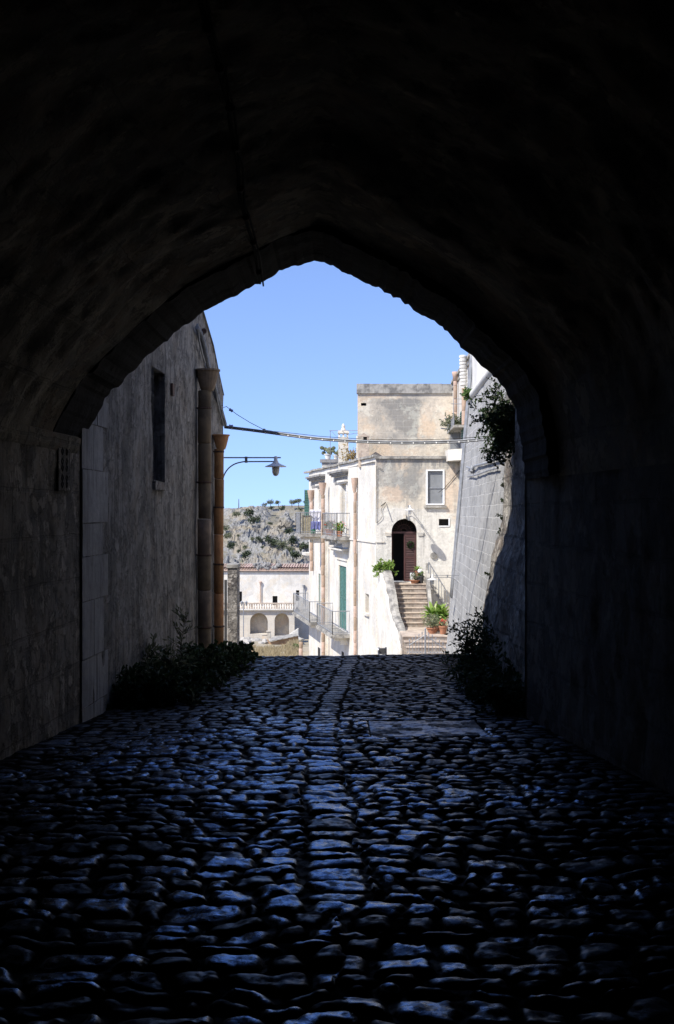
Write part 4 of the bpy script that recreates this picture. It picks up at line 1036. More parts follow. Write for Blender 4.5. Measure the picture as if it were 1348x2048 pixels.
# washing on the far upper balcony
def cloth(label, s0, s1, z0, z1, p, mat, seed):
    ns, nz = 24, 12; P = np.zeros((ns, nz, 3))
    for i in range(ns):
        for j in range(nz):
            s = s0+(s1-s0)*i/(ns-1); z = z1+(z0-z1)*j/(nz-1)
            pp = p+.05*math.sin(i*.9+seed)*j/nz+.03*math.sin(i*2.3+seed*2); q = fac(p+.05*math.sin(i*.9+seed)*j/nz+.03*math.sin(i*2.3+seed*2), z+.04*math.sin(i*.7+seed)*(j/nz), s); P[i, j] = q
    o = grid(P).build('laundry', mat, smooth=True); sm = o.modifiers.new('thick', 'SOLIDIFY'); sm.thickness = .008
    tag(o, label, 'laundry', 'washing on the far upper balcony')
cloth('white sheet drying on the far upper balcony rail', 0.30, .92, 1.00, 1.72, 13.55, M['cloth_white'], 1)
cloth('blue striped cloth hanging below the white sheet', 0.34, .88, .66, 1.10, 13.5, M['cloth_blue'], 2)
cloth('small green cloth at the foot of the washing', 0.62, .86, .48, .70, 13.5, M['cloth_green'], 3)

# ================================================================ entrance stairs and court
ST = thing('entrance_stairs', 'worn stone steps climbing to the arched brown door', 'stairs', (2.8, 47, -4.2))
def stairs():
    xa, xb = 2.22, 3.62
    top = -1.33; n = 9; r = .173; tr = .285; Y0 = 49.15
    m = MB(); T = MB()
    m.box((xa-.2, Y0, -6), (xb+.05, 49.998, top-.05)); T.box((xa-.2, Y0-.03, top-.05+.001), (xb+.05, 49.99, top))
    for k in range(n):
        y1 = Y0-k*tr; y0 = y1-tr; z = top-(k+1)*r; dx = .05*k/n
        m.box((xa+dx, y0, -6.2-.01*k), (xb+.012*k/n, y1-.001, z-.04)); T.box((xa+dx, y0-.025, z-.04+.001), (xb+.012*k/n, y1-.002, z))
    yb = Y0-n*tr; zb = top-n*r
    m.box((xa+.15, 43.5, -6.4), (4.35, yb-.001, zb-.05)); T.box((xa+.15, 43.47, zb-.049), (4.35, yb-.002, zb))
    for k in range(6):
        y1 = 43.5-k*.3; z = zb-(k+1)*.17; m.box((xa+.2+.05*k, y1-.3, -6.5), (4.3, y1-.001, z-.04)); T.box((xa+.2+.05*k, y1-.325, z-.039), (4.3, y1-.002, z))
    m.build('riser', M['step'], ST); T.build('tread', M['tread'], ST)
    # left parapet: outer white face and curved weathered coping
    pts = [(50.0, -.82), (49.2, -.86), (48.6, -1.1), (47.6, -1.75), (47.0, -2.3), (46.4, -2.55), (45.6, -2.75), (45.0, -3.1), (44.6, -3.4), (44.2, -3.55)]
    pts = [(float(y), float(np.interp(-y, [-p[0] for p in pts], [p[1] for p in pts]))) for y in np.linspace(50, 44.2, 30)]
    o = MB(); c = MB()
    def xo(y): return 1.66+(50-y)*.115
    def xi(y): return xo(y)+.46-(50-y)*.02
    n_ = len(pts)
    vs = [(xo(y), y, -7) for y, z in pts]+[(xo(y), y, z-.06) for y, z in pts]+[(xi(y)-.02, y, -7) for y, z in pts]+[(xi(y)-.02, y, z-.06) for y, z in pts]
    f = []
    for i in range(n_-1): f += [(i, i+1, i+1+n_, i+n_), (i+2*n_, i+3*n_, i+1+3*n_, i+1+2*n_), (i+n_, i+1+n_, i+1+3*n_, i+3*n_)]
    f += [(n_-1, 3*n_-1, 4*n_-1, 2*n_-1)]
    o.add(vs, f); o.build('parapet', M['white'], ST)
    vs = []
    for i, (y, z) in enumerate(pts):
        j = .02*math.sin(i*1.7); vs += [(xo(y)+.10+j, y, z-.05), (xo(y)+.10+j, y, z+.05), ((xo(y)+xi(y))/2+.05, y, z+.09), (xi(y)+.02, y, z+.05), (xi(y)+.02, y, z-.30)]
    f = []
    for i in range(n_-1):
        for k in range(4): f.append((i*5+k, i*5+k+1, i*5+k+6, i*5+k+5))
    f.append(tuple(range((n_-1)*5, n_*5))); c.add(vs, f); c.build('parapet_coping', M['coping'], ST, smooth=False)
    m = MB(); m.box((2.33, 44.0, -7), (2.75, 44.19, -3.42)); m.build('end_post', M['white'], ST)
    # narrow window in the outer parapet face
    # right parapet: thin raking wall
    m = MB(); q = []
    yy = np.linspace(49.1, 46.7, 6); tz = [-.78-.0*0, -1.15, -1.55, -1.95, -2.35, -2.72]
    for i in range(5):
        m.hexa([(xb+.02, yy[i]), (xb+.02, yy[i+1]), (xb+.14, yy[i+1]), (xb+.14, yy[i])], -6.3, [tz[i], tz[i+1], tz[i+1], tz[i]])
    m.box((xb+.02, 49.1, -6.3), (xb+.16, 49.3, -.5)); m.build('raking_wall', M['coping'], ST)
    # side flight down to the court, right of the landing
    m = MB(); T = MB()
    for k in range(8):
        x0 = xb+.16+k*.2; z = top-.03-(k+1)*.19; m.box((x0, 49.0, -6.2), (x0+.2, 49.9, z-.02))
    m.build('side_flight', M['front'], ST)
    m = MB(); P0 = Vector((xb+.12, 48.95, zp(1124, 49))); P1 = Vector((xp(906, 48.95), 48.95, zp(1203, 49)))
    m.tube([P0, P1], .022, 6)
    for k in range(9):
        t = (k+.7)/9; a = P0.lerp(P1, t); m.tube([a, a-Vector((0, 0, .8))], .012 if k % 3 else .02, 5)
    m.tube([P0-Vector((0, 0, .8)), P1-Vector((0, 0, .8))], .014, 5); m.tube([P0+Vector((0, 0, 0)), P0-Vector((0, 0, .75))], .02, 6)
    m.build('handrail', M['iron_grey'], ST)
stairs()
# low court wall with dark niche on the right of the stairs
G = thing('iron_gate', 'low grey iron gate with arrow bars at the foot of the stairs', 'gate', (3.2, 41.6, -4.5))
def gate():
    Y = 41.5; rng = random.Random(4)
    for side in (0, 1):
        m = MB(); xc = xp(850.5, Y); xe = xp(819 if side == 0 else 893, Y); zt, ze = zp(1271, Y), zp(1290 if side == 0 else 1300, Y)
        n = 5 if side == 0 else 6
        m.tube([(xc+(-.02 if side == 0 else .02), Y, zt), (xe, Y, ze)], .018, 6)
        for k in range(1, n+1):
            x = xc+(xe-xc)*k/(n+.0); z = zt+(ze-zt)*k/n; m.tube([(x, Y, -5.3), (x, Y, z+.12)], .011, 5); m.lathe((x, Y, z+.12), [(.018, 0), (.022, .03), (.002, .09)], 6)
            if k < n+1: m.lathe((x+.06*(1 if side else -1), Y, zp(1306, Y)), [(.006, 0), (.028, .02), (.002, .08)], 6)
        m.tube([(xc, Y, zp(1306, Y)), (xe, Y, zp(1306, Y))], .014, 5); m.tube([(xc, Y, -5.2), (xe, Y, -5.2)], .018, 5)
        m.build('gate_leaf', M['iron_grey'], G)
    m = MB(); m.tube([(xp(850.5, Y), Y-.02, -5.3), (xp(850.5, Y), Y-.02, zp(1259, Y))], .028, 8); m.lathe((xp(850.5, Y), Y-.02, zp(1259, Y)), [(.03, 0), (.03, .03), (.004, .07)], 8)
    m.build('meeting_post', M['iron_grey'], G)
    m = MB(); m.box((xp(893, Y), Y-.05, -5.4), (xp(897, Y), Y+.05, zp(1288, Y))); m.build('gate_post', M['iron_grey'], G)
    gp_ = MB(); gp_.box((xp(898, Y), Y-.3, -6), (xp(898, Y)+1.2, Y+.5, zp(1290, Y))); o = gp_.build('court_wall', M['white'])
    tag(o, 'short white wall stub beside the iron gate under the grey wall', 'wall')
gate()
# low block behind the plants, mailbox posts at the foot
m = MB(); m.box((xp(858, 47.5), 47.2, -6), (4.75, 48.9, -2.25)); o = m.build('court_ledge', M['step']); tag(o, 'low masonry ledge behind the green plants right of the steps', 'ledge')
mb_ = thing('mailbox', 'small dark box on posts below the white wall', 'mailbox', (xp(765, 43), 43, -4.6))
m = MB(); m.box((xp(758.5, 43), 42.8, zp(1307, 43)), (xp(769.5, 43), 43, zp(1296, 43))); m.build('box', M['iron'], mb_)
m = MB()
for a in (757, 771.5): m.mark(); m.tube([(xp(a, 43), 42.9, -6), (xp(a, 43), 42.9, zp(1294, 43))], .035, 8)
m.each('post', M['iron_grey'], mb_)
m = MB(); m.mark(); m.box((xp(750, 43), 42.7, zp(1298.5, 43)), (xp(757, 43), 43, zp(1296.5, 43))); m.mark(); m.box((xp(764, 43), 42.7, zp(1291, 43)), (xp(776, 43), 43, zp(1288.5, 43))); m.each('shelf', M['white_paint'], mb_)
# plants of the court
zpf = -1.33-9*.173
rng = random.Random(9)
def big_pot(label, x, y, z, r, n, ln, mat, seed, pale=0, clay=True):
    t = thing('potted_plant', label, 'potted plant', (x, y, z), 'potted plants'); pot(t, (x, y, z), r, r*1.7, M['pot']); rg = random.Random(seed)
    blades(t, rg, (x, y, z+r*1.6), n, ln, ln*.09, mat, 1.25)
    if pale: blades(t, rg, (x, y, z+r*1.6), pale, ln, ln*.13, M['leaf_pale'], .8, 'variegated_leaf')
big_pot('large strap leaved plant against the steps', xp(866, 46), 46.0, zpf+.1, .17, 70, .88, M['leaf_fresh'], 1, 4)
big_pot('large strap leaved plant nearest the grey wall', xp(882, 46.2), 46.2, zpf+.1, .17, 70, .85, M['leaf_fresh'], 2, 10)
big_pot('variegated plant in front of the taller strap leaved ones', xp(876, 45.2), 45.2, zpf, .15, 22, .6, M['leaf'], 3, 18)
big_pot('yellowing plant low in front of the strap leaved plants', xp(869, 44.8), 44.8, zpf, .14, 16, .42, M['leaf'], 6, 8)
potted('trailing fine leaved shrub in a clay pot above the iron gate', (xp(864, 44.3), 44.3, zpf), .2, .22, M['leaf_grey'], n=520, ls=.06, rad=.34, seed=5)
potted('red clay pot with small shrub by the gate post', (xp(886, 44.1), 44.1, zpf), .15, .3, M['leaf_grey'], n=60, ls=.06, rad=.14, seed=7, flower=True)
# landing plants, board, wreath
ld = -1.33
potted('spiky plant in a red pot beside the brown door', (xp(835, 49.6), 49.6, ld+.28), .10, .22, M['leaf_fresh'], n=26, ls=.36, rad=.1, seed=8, kind='blade')
potted('wide low bowl with grey green plant on the landing edge', (xp(829, 49.3), 49.25, ld), .2, .14, M['leaf_grey'], n=160, ls=.07, rad=.2, seed=9)
potted('dark glazed pot at the right end of the landing', (xp(842, 49.3), 49.3, ld), .13, .3, M['leaf'], potmat=M['iron'], n=40, ls=.08, rad=.12, seed=10)
m = MB(); m.box((xp(820, 49.5), 49.45, ld), (xp(829, 49.5), 49.5, ld+.42)); o = m.build('leaning_board', M['white_paint']); tag(o, 'plain white board standing on the landing by the door', 'board')
m = MB(); m.lathe((xp(839.5, 49.5), 49.4, ld+.5), [(.0, -.09), (.06, -.075), (.09, -.03), (.09, .03), (.05, .08), (0, .09)], 16); o = m.build('garden_ball', M['white_paint'], smooth=True); tag(o, 'pale round ball ornament above the pots on the landing', 'ornament')
m = MB(); m.box((xp(833, 49.6), 49.5, ld), (xp(838, 49.6), 49.72, ld+.28)); m.box((xp(838, 49.6)+.02, 49.3, ld+.3), (xp(845, 49.6), 49.5, ld+.41)); o = m.build('plant_stand', M['dark_stone']); tag(o, 'small dark stand holding the pots on the landing', 'plant stand')
wz = zp(1090, 50); wr_ = MB(); rg = random.Random(3)
for k in range(120):
    t = rg.uniform(0, 6.28); leaf(wr_, rg, Vector((xp(822, 50)+.11*math.cos(t), 50.30, wz+.12*math.sin(t))), .07)
o = wr_.build('wreath', M['leaf_dark']); tag(o, 'dark wreath hanging on the brown door leaf', 'wreath')
sprigs('parapet_plant', 'bright green feathery plant on top of the stair parapet', 'plant', (xp(766, 49.6), 49.55, -.80), 40, .50, (.0, -.2, .9), .085, M['leaf_fresh'], 21, 1.3, droop=1.6, dens=1.5, base_r=.22)
# lamps: one over the door, one on the grey wall
lamp3.location = (xp(817, 50), 49.98, zp(1012, 50)); lamp3.rotation_euler = (0, 0, R(-90)); lamp3['label'] = 'lamp on a long arm above the arched brown door'
lamp2.location = (xp(919, 27.8), 27.8, zp(1150.5, 27.8)); lamp2.rotation_euler = (0, 0, R(180)); lamp2.scale = (.60, .6, .6)
lamp2['label'] = 'white shaded lamp reaching out from the grey leaning wall over the stairs'
# wires on the front
m = MB()
m.tube(cable_path([(xp(770, 50), 49.97, zp(1008, 50)), (xp(763, 50), 49.95, zp(1018, 50)), (xp(764, 50), 49.95, zp(1034, 50)), (xp(753, 50), 49.96, zp(1046, 50))], 20), .008, 5)
m.tube([(xp(771, 50), 49.97, zp(1005, 50)), (xp(762, 50), 49.6, zp(1012, 50))], .02, 5)
m.tube([(xp(924, 50), 49.96, zp(935, 50)), (xp(890, 50), 49.96, zp(975, 50)), (xp(877, 50), 49.96, zp(985, 50))], .012, 5)
m.tube([(xp(765, 50), 49.95, zp(940, 50)), (xp(752.5, 50), 49.94, zp(932, 50)), (xp(752, 50), 49.94, zp(1045, 50))], .012, 5)
o = m.build('facade_wires', M['cable_dark']); tag(o, 'thin tangled wires pinned to the stained front beside the door', 'wire')

# ================================================================ right white house
WH = thing('white_house', 'tall white house behind the grey wall with clay and ribbed downpipes', 'house', (5, 48, -4.2))
def white_house():
    def hx(Y): return 3.79+.0265*Y
    def pp(px): f = (px-674)/F; return 3.79/(f-.0265)
    m = MB(); ya, yb = 43.2, 54.28; zt = 7.39
    m.add([(hx(yb), yb, -6), (hx(ya), ya, -6), (hx(ya), ya, zt), (hx(yb), yb, zt)], [(0, 1, 2, 3)])
    m.add([(hx(ya), ya, -6), (11, ya, -6), (11, ya, zt), (hx(ya), ya, zt)], [(0, 1, 2, 3)]); m.build('wall', M['white'], WH)
    m = MB(); m.hexa([(hx(ya)-.08, ya-.05), (11, ya-.05), (11, yb), (hx(yb)-.08, yb)], zt+.001, zt+.12); m.hexa([(hx(ya)-.05, ya-.03), (hx(ya), ya-.03), (hx(yb), yb), (hx(yb)-.05, yb)], zt-.25, zt-.18)
    m.build('roof', M['coping'], WH)
    def pipe(px, py0, py1, r, mat, ribbed=False, hop=False, off=.05):
        Y = pp(px)-.3; x = hx(Y)-r-off; z0, z1 = zp(py1, Y), zp(py0, Y); m = MB(); z = z0
        if ribbed:
            k = 0
            while z < z1:
                m.lathe((x-.05*k/14, Y, z), [(r*.7, 0), (r, .03), (r*1.05, .10), (r*.7, .13)], 14); z += .13; k += 1
        else:
            while z < z1-.02:
                h = min(.55, z1-z); m.lathe((x, Y, z), [(r*.93, 0), (r, .02), (r*1.02, h-.02), (r*.95, h-.005)], 14); z += h
            if hop: m.lathe((x, Y, z1-.01), [(r, 0), (r*1.6, .3), (r*1.7, .4), (r*1.3, .4)], 12)
        m.build('downpipe', mat, WH, smooth=not ribbed, label='ribbed pale stacked pipe' if ribbed else None)
    pipe(902.5, 788, 908, .085, M['pipe_pink'], hop=True); pipe(916, 762, 850, .085, M['pipe_pink'], hop=True); pipe(934, 776, 850, .09, M['pipe_pink']); pipe(936, 712, 772, .14, M['scarp_white'], ribbed=True)
    # shuttered windows
    for (a, b_, c, d) in ((923, 931, 820, 846), (907, 913, 868, 902), (925, 933, 858, 882)):
        Y1, Y0 = pp(a), pp(b_); m = MB(); x = .03
        q = [(hx(Y0)-.05, Y0), (hx(Y1)-.05, Y1), (hx(Y1), Y1), (hx(Y0), Y0)]; z0, z1 = zp(d, (Y0+Y1)/2), zp(c, (Y0+Y1)/2); m.hexa(q, z0, z1)
        k = 0
        while z0+.05+k*.09 < z1-.05:
            z = z0+.05+k*.09; m.hexa([(hx(Y0)-.08, Y0+.08), (hx(Y1)-.08, Y1-.08), (hx(Y1)-.051, Y1-.08), (hx(Y0)-.051, Y0+.08)], z, z+.04); k += 1
        m.build('shutter', M['green'], WH)
    # balcony with planter and frame
    Y0, Y1 = 46.6, 50.5; z = zp(858, 49); m = MB()
    m.hexa([(hx(Y0)-.5, Y0), (hx(Y0), Y0), (hx(Y1), Y1), (hx(Y1)-.5, Y1)], z-.1, z); B = m.build('balcony', M['coping'], WH)
    m = MB()
    for k in range(20):
        Y = Y0+(Y1-Y0)*k/19; m.tube([(hx(Y)-.48, Y, z), (hx(Y)-.48, Y, z+.3)], .012, 4)
    m.tube([(hx(Y0)-.48, Y0, z+.3), (hx(Y1)-.48, Y1, z+.3)], .018, 5)
    for dx, dz_ in ((-.62, .52), (-.8, .1)): m.tube([(hx(50.5), 50.5, z+dz_*.4), (hx(50.5)+dx, 50.0, z+dz_)], .03, 5)
    fz0, fz1 = zp(805, 46), zp(795, 46); Yf = 46.6
    m.tube([(hx(Yf)-.5, Yf, z), (hx(Yf)-.5, Yf, fz1), (hx(Yf), Yf, fz1)], .014, 5); m.tube([(hx(Yf)-.6, Yf, fz0), (hx(Yf), Yf, fz0)], .014, 5); m.build('railing', M['iron_grey'], B)
    # lower box balcony
    Ya = 49.4; m = MB(); m.hexa([(hx(Ya)-.55, Ya-.3), (hx(Ya)+.0, Ya-1.2), (hx(Ya)+.0, Ya+.9), (hx(Ya)-.55, Ya+.9)], zp(922, Ya), zp(900, Ya)); m.build('balcony_box', M['white'], WH)
    m = MB(); m.hexa([(hx(Ya)-.42, Ya+.2), (hx(Ya)-.02, Ya+.2), (hx(Ya)-.02, Ya+.9), (hx(Ya)-.42, Ya+.9)], zp(899, Ya), zp(862, Ya)); m.build('glazed_door', M['glass'], WH)
    sprigs('balcony_shrub', 'dry tangled shrub spilling over the high balcony', 'shrub', (hx(48.7)-.3, 48.7, z+.1), 60, .5, (-.2, -.1, .5), .06, M['leaf_grey'], 31, 1.3, dens=.8, base_r=.32)
    sprigs('gutter_tuft', 'tuft of grass growing from the crack beside the ribbed pipe', 'weed', (bx(28.6, 4.2)-.06, 28.6, 4.35), 14, .26, (-.1, -.3, .4), .06, M['leaf'], 33, 1.2, droop=1.5, dens=1.2, base_r=.08)
white_house()
# ================================================================ far white building with arcade
FB = thing('arcaded_house', 'long pale building with balustrade terrace over two arches below the hill', 'building', (-8, 133, -12.5))
def far_building():
    Y = 135; x0, x1 = xp(405, Y), xp(621, Y); zt = zp(1142, Y); W = MB(); Rv = MB()
    H = []
    for a, b_, c, d in ((474, 484, 1205, 1183), (545, 555, 1210, 1192), (592, 598.5, 1202, 1180.5)): H.append((xp(a, Y)-x0, xp(b_, Y)-x0, zp(c, Y), zp(d, Y), .5))
    P = wall_panel(W, (x0, Y), (x1, Y), -16, zt, H, Rv)
    W.add([(x1, Y, -16), (x1, Y+14, -16), (x1, Y+14, zt), (x1, Y, zt)], [(0, 1, 2, 3)]); W.build('wall', M['white'], FB)
    Rv.each('reveal', M['white'], FB)
    for k, h in enumerate(H): MB().add([P(h[0], h[2], .49), P(h[1], h[2], .49), P(h[1], h[3], .49), P(h[0], h[3], .49)], [(0, 1, 2, 3)]).build('window', M['void'], FB)
    m = MB(); m.hexa([(x0, Y-.25), (x1+.1, Y-.25), (x1+.1, Y+7), (x0, Y+7)], zt+.002, [zt+.3, zt+.3, zt+.42, zt+.42]); 
    for k in range(40):
        x = x0+k*(x1-x0)/40; m.tube([(x+.15, Y-.3, zt+.33), (x+.15, Y+6.9, zt+.45)], .14, 5, False)
    m.build('roof', M['pipe_pink'], FB)
    m = MB(); m.box((x0, Y-.12, zt-.12), (x1+.05, Y-.002, zt)); m.build('cornice', M['dark_stone'], FB)
    m = MB(); xr = xp(508, Y); m.box((xr, Y-.2, zt+.15), (xp(550, Y), Y+.6, zt+.5))
    for k in range(24): m.blob((xp(random.uniform(510, 560), Y), Y-.1, zt+random.uniform(.3, .8)), (.3, .3, .25), 1, .3, k)
    m.build('roof_patch', M['dark_stone'], FB)
    for px, a, b_ in ((521, 1163, 1207), (607.5, 1170, 1207)):
        m = MB(); m.tube([(xp(px, Y), Y-.15, zp(b_, Y)), (xp(px, Y), Y-.15, zp(a, Y))], .06 if px == 521 else .05, 8); m.lathe((xp(px, Y), Y-.15, zp(a, Y)), [(.1, -.3), (.17, 0), (.12, .02)], 8)
        m.build('downpipe', M['pipe_pink'] if px == 521 else M['iron_grey'], FB)
    # arcade in front
    Ya = 131; xa, xb = xp(405, Ya), xp(589, Ya); zt2 = zp(1220, Ya); W = MB(); Rv = MB(); H = []
    for a, b_, cy, base in ((500, 535.5, 1226, 1268), (549, 578, 1226.5, 1272)):
        H.append((xp(a, Ya)-xa, xp(b_, Ya)-xa, zp(base, Ya), zp(cy, Ya), 1.35))
    P = wall_panel(W, (xa, Ya), (xb, Ya), -16, zt2, H, None)
    W2 = MB()
    for h in H:
        c = (h[0]+h[1])/2; r = (h[1]-h[0])/2; zs = h[3]-r
        for sg in (-1, 1):
            arc = [(c+sg*r*math.cos(t), zs+r*math.sin(t)) for t in np.linspace(0, math.pi/2, 10)]
            for p, q in zip(arc, arc[1:]):
                W.add([P(c+sg*r, h[3], -.002), P(*p, -.002), P(*q, -.002)], [(0, 1, 2)]); W.add([P(*p, 0), P(*q, 0), P(*q, 1.3), P(*p, 1.3)], [(0, 1, 2, 3)])
        W2.mark(); W2.add([P(h[0]-.3, h[2], 1.33), P(h[1]+.3, h[2], 1.33), P(h[1]+.3, h[3], 1.33), P(h[0]-.3, h[3], 1.33)], [(0, 1, 2, 3)])
    W.build('arcade', wallmat('arcade_stone', (.62, .57, .49), (.42, .39, .34), (.62, .53, .42), sc=.8, stain=.5, brick=(1, 0, .6, .3, (.7, .64, .54), .3)), FB)
    W2.each('arch_back', M['block'], FB)
    m = MB(); m.box((xa, Ya-.35, zt2), (xb+.1, Ya+.02, zt2+.14)); m.box((xa, Ya+.02, zt2+.02), (xb+.1, Y-.01, zt2+.1)); m.build('terrace', M['white'], FB)
    m = MB(); zr = zp(1207, Ya)
    m.box((xa, Ya-.32, zr-.05), (xb+.1, Ya-.08, zr+.1)); 
    x = xa
    k = 0
    while x < xb:
        if k % 10 == 0: m.box((x-.12, Ya-.3, zt2+.14), (x+.12, Ya-.1, zr-.05))
        else: m.lathe((x, Ya-.2, zt2+.14), [(.055, 0), (.085, .14), (.04, .34), (.055, zr-.05-zt2-.14)], 6)
        x += .27; k += 1
    m.build('balustrade', M['tread'], FB)
far_building()
lp = thing('lamp_post', 'slender dark lamp post in front of the arcaded building', 'lamp post', (xp(487, 128), 128, -12))
m = MB(); m.tube([(xp(487, 128), 128, -14), (xp(487, 128), 128, zp(1204, 128))], .05, 6); m.build('post', M['iron_grey'], lp)
m = MB(); 
for d in (-.35, .35): m.lathe((xp(488, 128)+d*.7, 128, zp(1206, 128)), [(.05, -.3), (.12, 0), (.14, .12), (.02, .25)], 8)
m.tube([(xp(485, 128), 128, zp(1205, 128)), (xp(493, 128), 128, zp(1203, 128))], .03, 5); m.build('lantern', M['iron_grey'], lp)
# ruin and rubble in front
rs_ = random.Random(14); m = MB()
for k in range(420):
    t = rs_.random(); Y = rs_.uniform(98, 127); px = rs_.choice([rs_.uniform(440, 498), rs_.uniform(474, 600), rs_.uniform(570, 602)])
    if px > 498 and Y < 118: continue
    z = float(terrain(0, Y)); s = rs_.uniform(.15, .5); m.blob((xp(px, Y), Y, z+.1), (s, s, s*.7), 1, .35, k)
o = m.build('rubble', wallmat('rubble_rock', (.46, .43, .38), (.24, .23, .21), sc=2, stain=.6)); tag(o, 'heap of pale limestone rubble below the arches', 'rubble', kind='stuff')
sh = thing('ruined_shed', 'low brown shed with slanting stone slab roof below the arches', 'shed', (xp(565, 118), 118, -12))
Y = 118; m = MB(); m.add([(xp(541, Y), Y, -12.5), (xp(596, Y), Y, -12.5), (xp(596, Y), Y, zp(1272, Y)), (xp(541, Y), Y, zp(1284, Y))], [(0, 1, 2, 3)])
m.add([(xp(541, Y), Y, -12.5), (xp(541, Y), Y, zp(1284, Y)), (xp(541, Y)-.5, Y+3, zp(1284, Y)), (xp(541, Y)-.5, Y+3, -12.5)], [(0, 1, 2, 3)]); m.build('wall', plain('brown_masonry', (.34, .22, .13), .9, 0, .3, 2), sh)
m = MB(); v = [(xp(539, Y), Y-.3, zp(1283, Y)), (xp(598, Y), Y-.3, zp(1271, Y)), (xp(592, Y+3), Y+3, zp(1268, Y+3)), (xp(545, Y+3), Y+3, zp(1275, Y+3))]
m.add(v+[(a, b_, c+.07) for a, b_, c in v], [(0,1,2,3),(4,5,6,7),(0,1,5,4),(1,2,6,5),(2,3,7,6),(3,0,4,7)]); m.build('roof_slab', M['coping'], sh)
m = MB(); Y = 121
for k in range(9): m.box((xp(575+k*2.4, Y), Y, -12.5), (xp(575+k*2.4+2.3, Y), Y+1, zp(1271-k*1.6, Y)))
o = m.build('stair_wall', M['white']); tag(o, 'stepped white parapet rising at the right of the arches', 'wall')
for i, (px, py, w_, h_) in enumerate(((533, 1268, 8, 8), (524, 1272, 9, 4))):
    Y = 124; m = MB(); m.box((xp(px, Y), Y, -13), (xp(px+w_, Y), Y+.6, zp(py-h_*.5, Y))); m.box((xp(px-.5, Y), Y-.05, zp(py-h_*.5, Y)+.002), (xp(px+w_+.5, Y), Y+.65, zp(py-h_*.5-1.5, Y)))
    o = m.build('stone_stub', M['block']); tag(o, 'short stone stub standing in front of the arches' if i == 0 else 'lower broken stub left of the taller one by the arches', 'stone stub')
# dry grass
m = MB(); rs_ = random.Random(15)
for k in range(9000):
    Y = rs_.uniform(97, 117); px = rs_.uniform(472, 600)
    if px < 484+rs_.random()*25: continue
    x_ = xp(px, Y); dn = float(fbm(x_*.5, Y*.12, 0, 77, 3))
    if dn < -.25+rs_.random()*.5 and rs_.random() < .85: continue
    z = float(terrain(0, Y)); p = Vector((xp(px, Y), Y, z)); h = rs_.uniform(.15, .5)*(1.2+dn); d = Vector((rs_.gauss(0, .3), rs_.gauss(0, .2), 1))*h
    m.add([p-Vector((.05, 0, 0)), p+Vector((.05, 0, 0)), p+d], [(0, 1, 2)])
o = m.build('dry_grass', leafmat('straw', (.26, .20, .11), (.46, .38, .23), .3)); tag(o, 'tall dry yellow grass on the slope below the arches', 'grass', kind='stuff')

def bush(label, c, r, mat, seed, n=260, ls=None, group=None, trunk=None, name='bush', cat='bush'):
    rg = random.Random(seed); t = thing(name, label, cat, c, group); m = MB(); ls = ls or r*.34
    for k in range(7):
        q = Vector(c)+Vector((rg.uniform(-.6, .6)*r, rg.uniform(-.4, .4)*r, rg.uniform(.15, .75)*r+(trunk or 0)))
        leaves(m, rg, q, n//7, (r*.5, r*.45, r*.42), ls)
    m.build('foliage', mat, t)
    s = MB(); h = (trunk or r*.5)
    s.tube([Vector(c)-Vector((0, 0, .5)), Vector(c)+Vector((rg.uniform(-.1, .1)*r, 0, h))], [r*.10, r*.06], 5)
    for k in range(4): s.tube([Vector(c)+Vector((0, 0, h*.7)), Vector(c)+Vector((rg.uniform(-.5, .5)*r, rg.uniform(-.3, .3)*r, h+r*.5))], [r*.05, r*.02], 4)
    s.build('trunk' if trunk else 'stem', M['bark'], t); return t
for i, (px, Y, r, l_) in enumerate(((584, 112, .9, 'green bush in the dry grass near the corner house'), (592, 108, .7, 'smaller green bush beside the larger one at the grass edge'))):
    bush(l_, (xp(px, Y), Y, zp(1306, Y)), r, M['leaf'], 70+i, 500, .16)

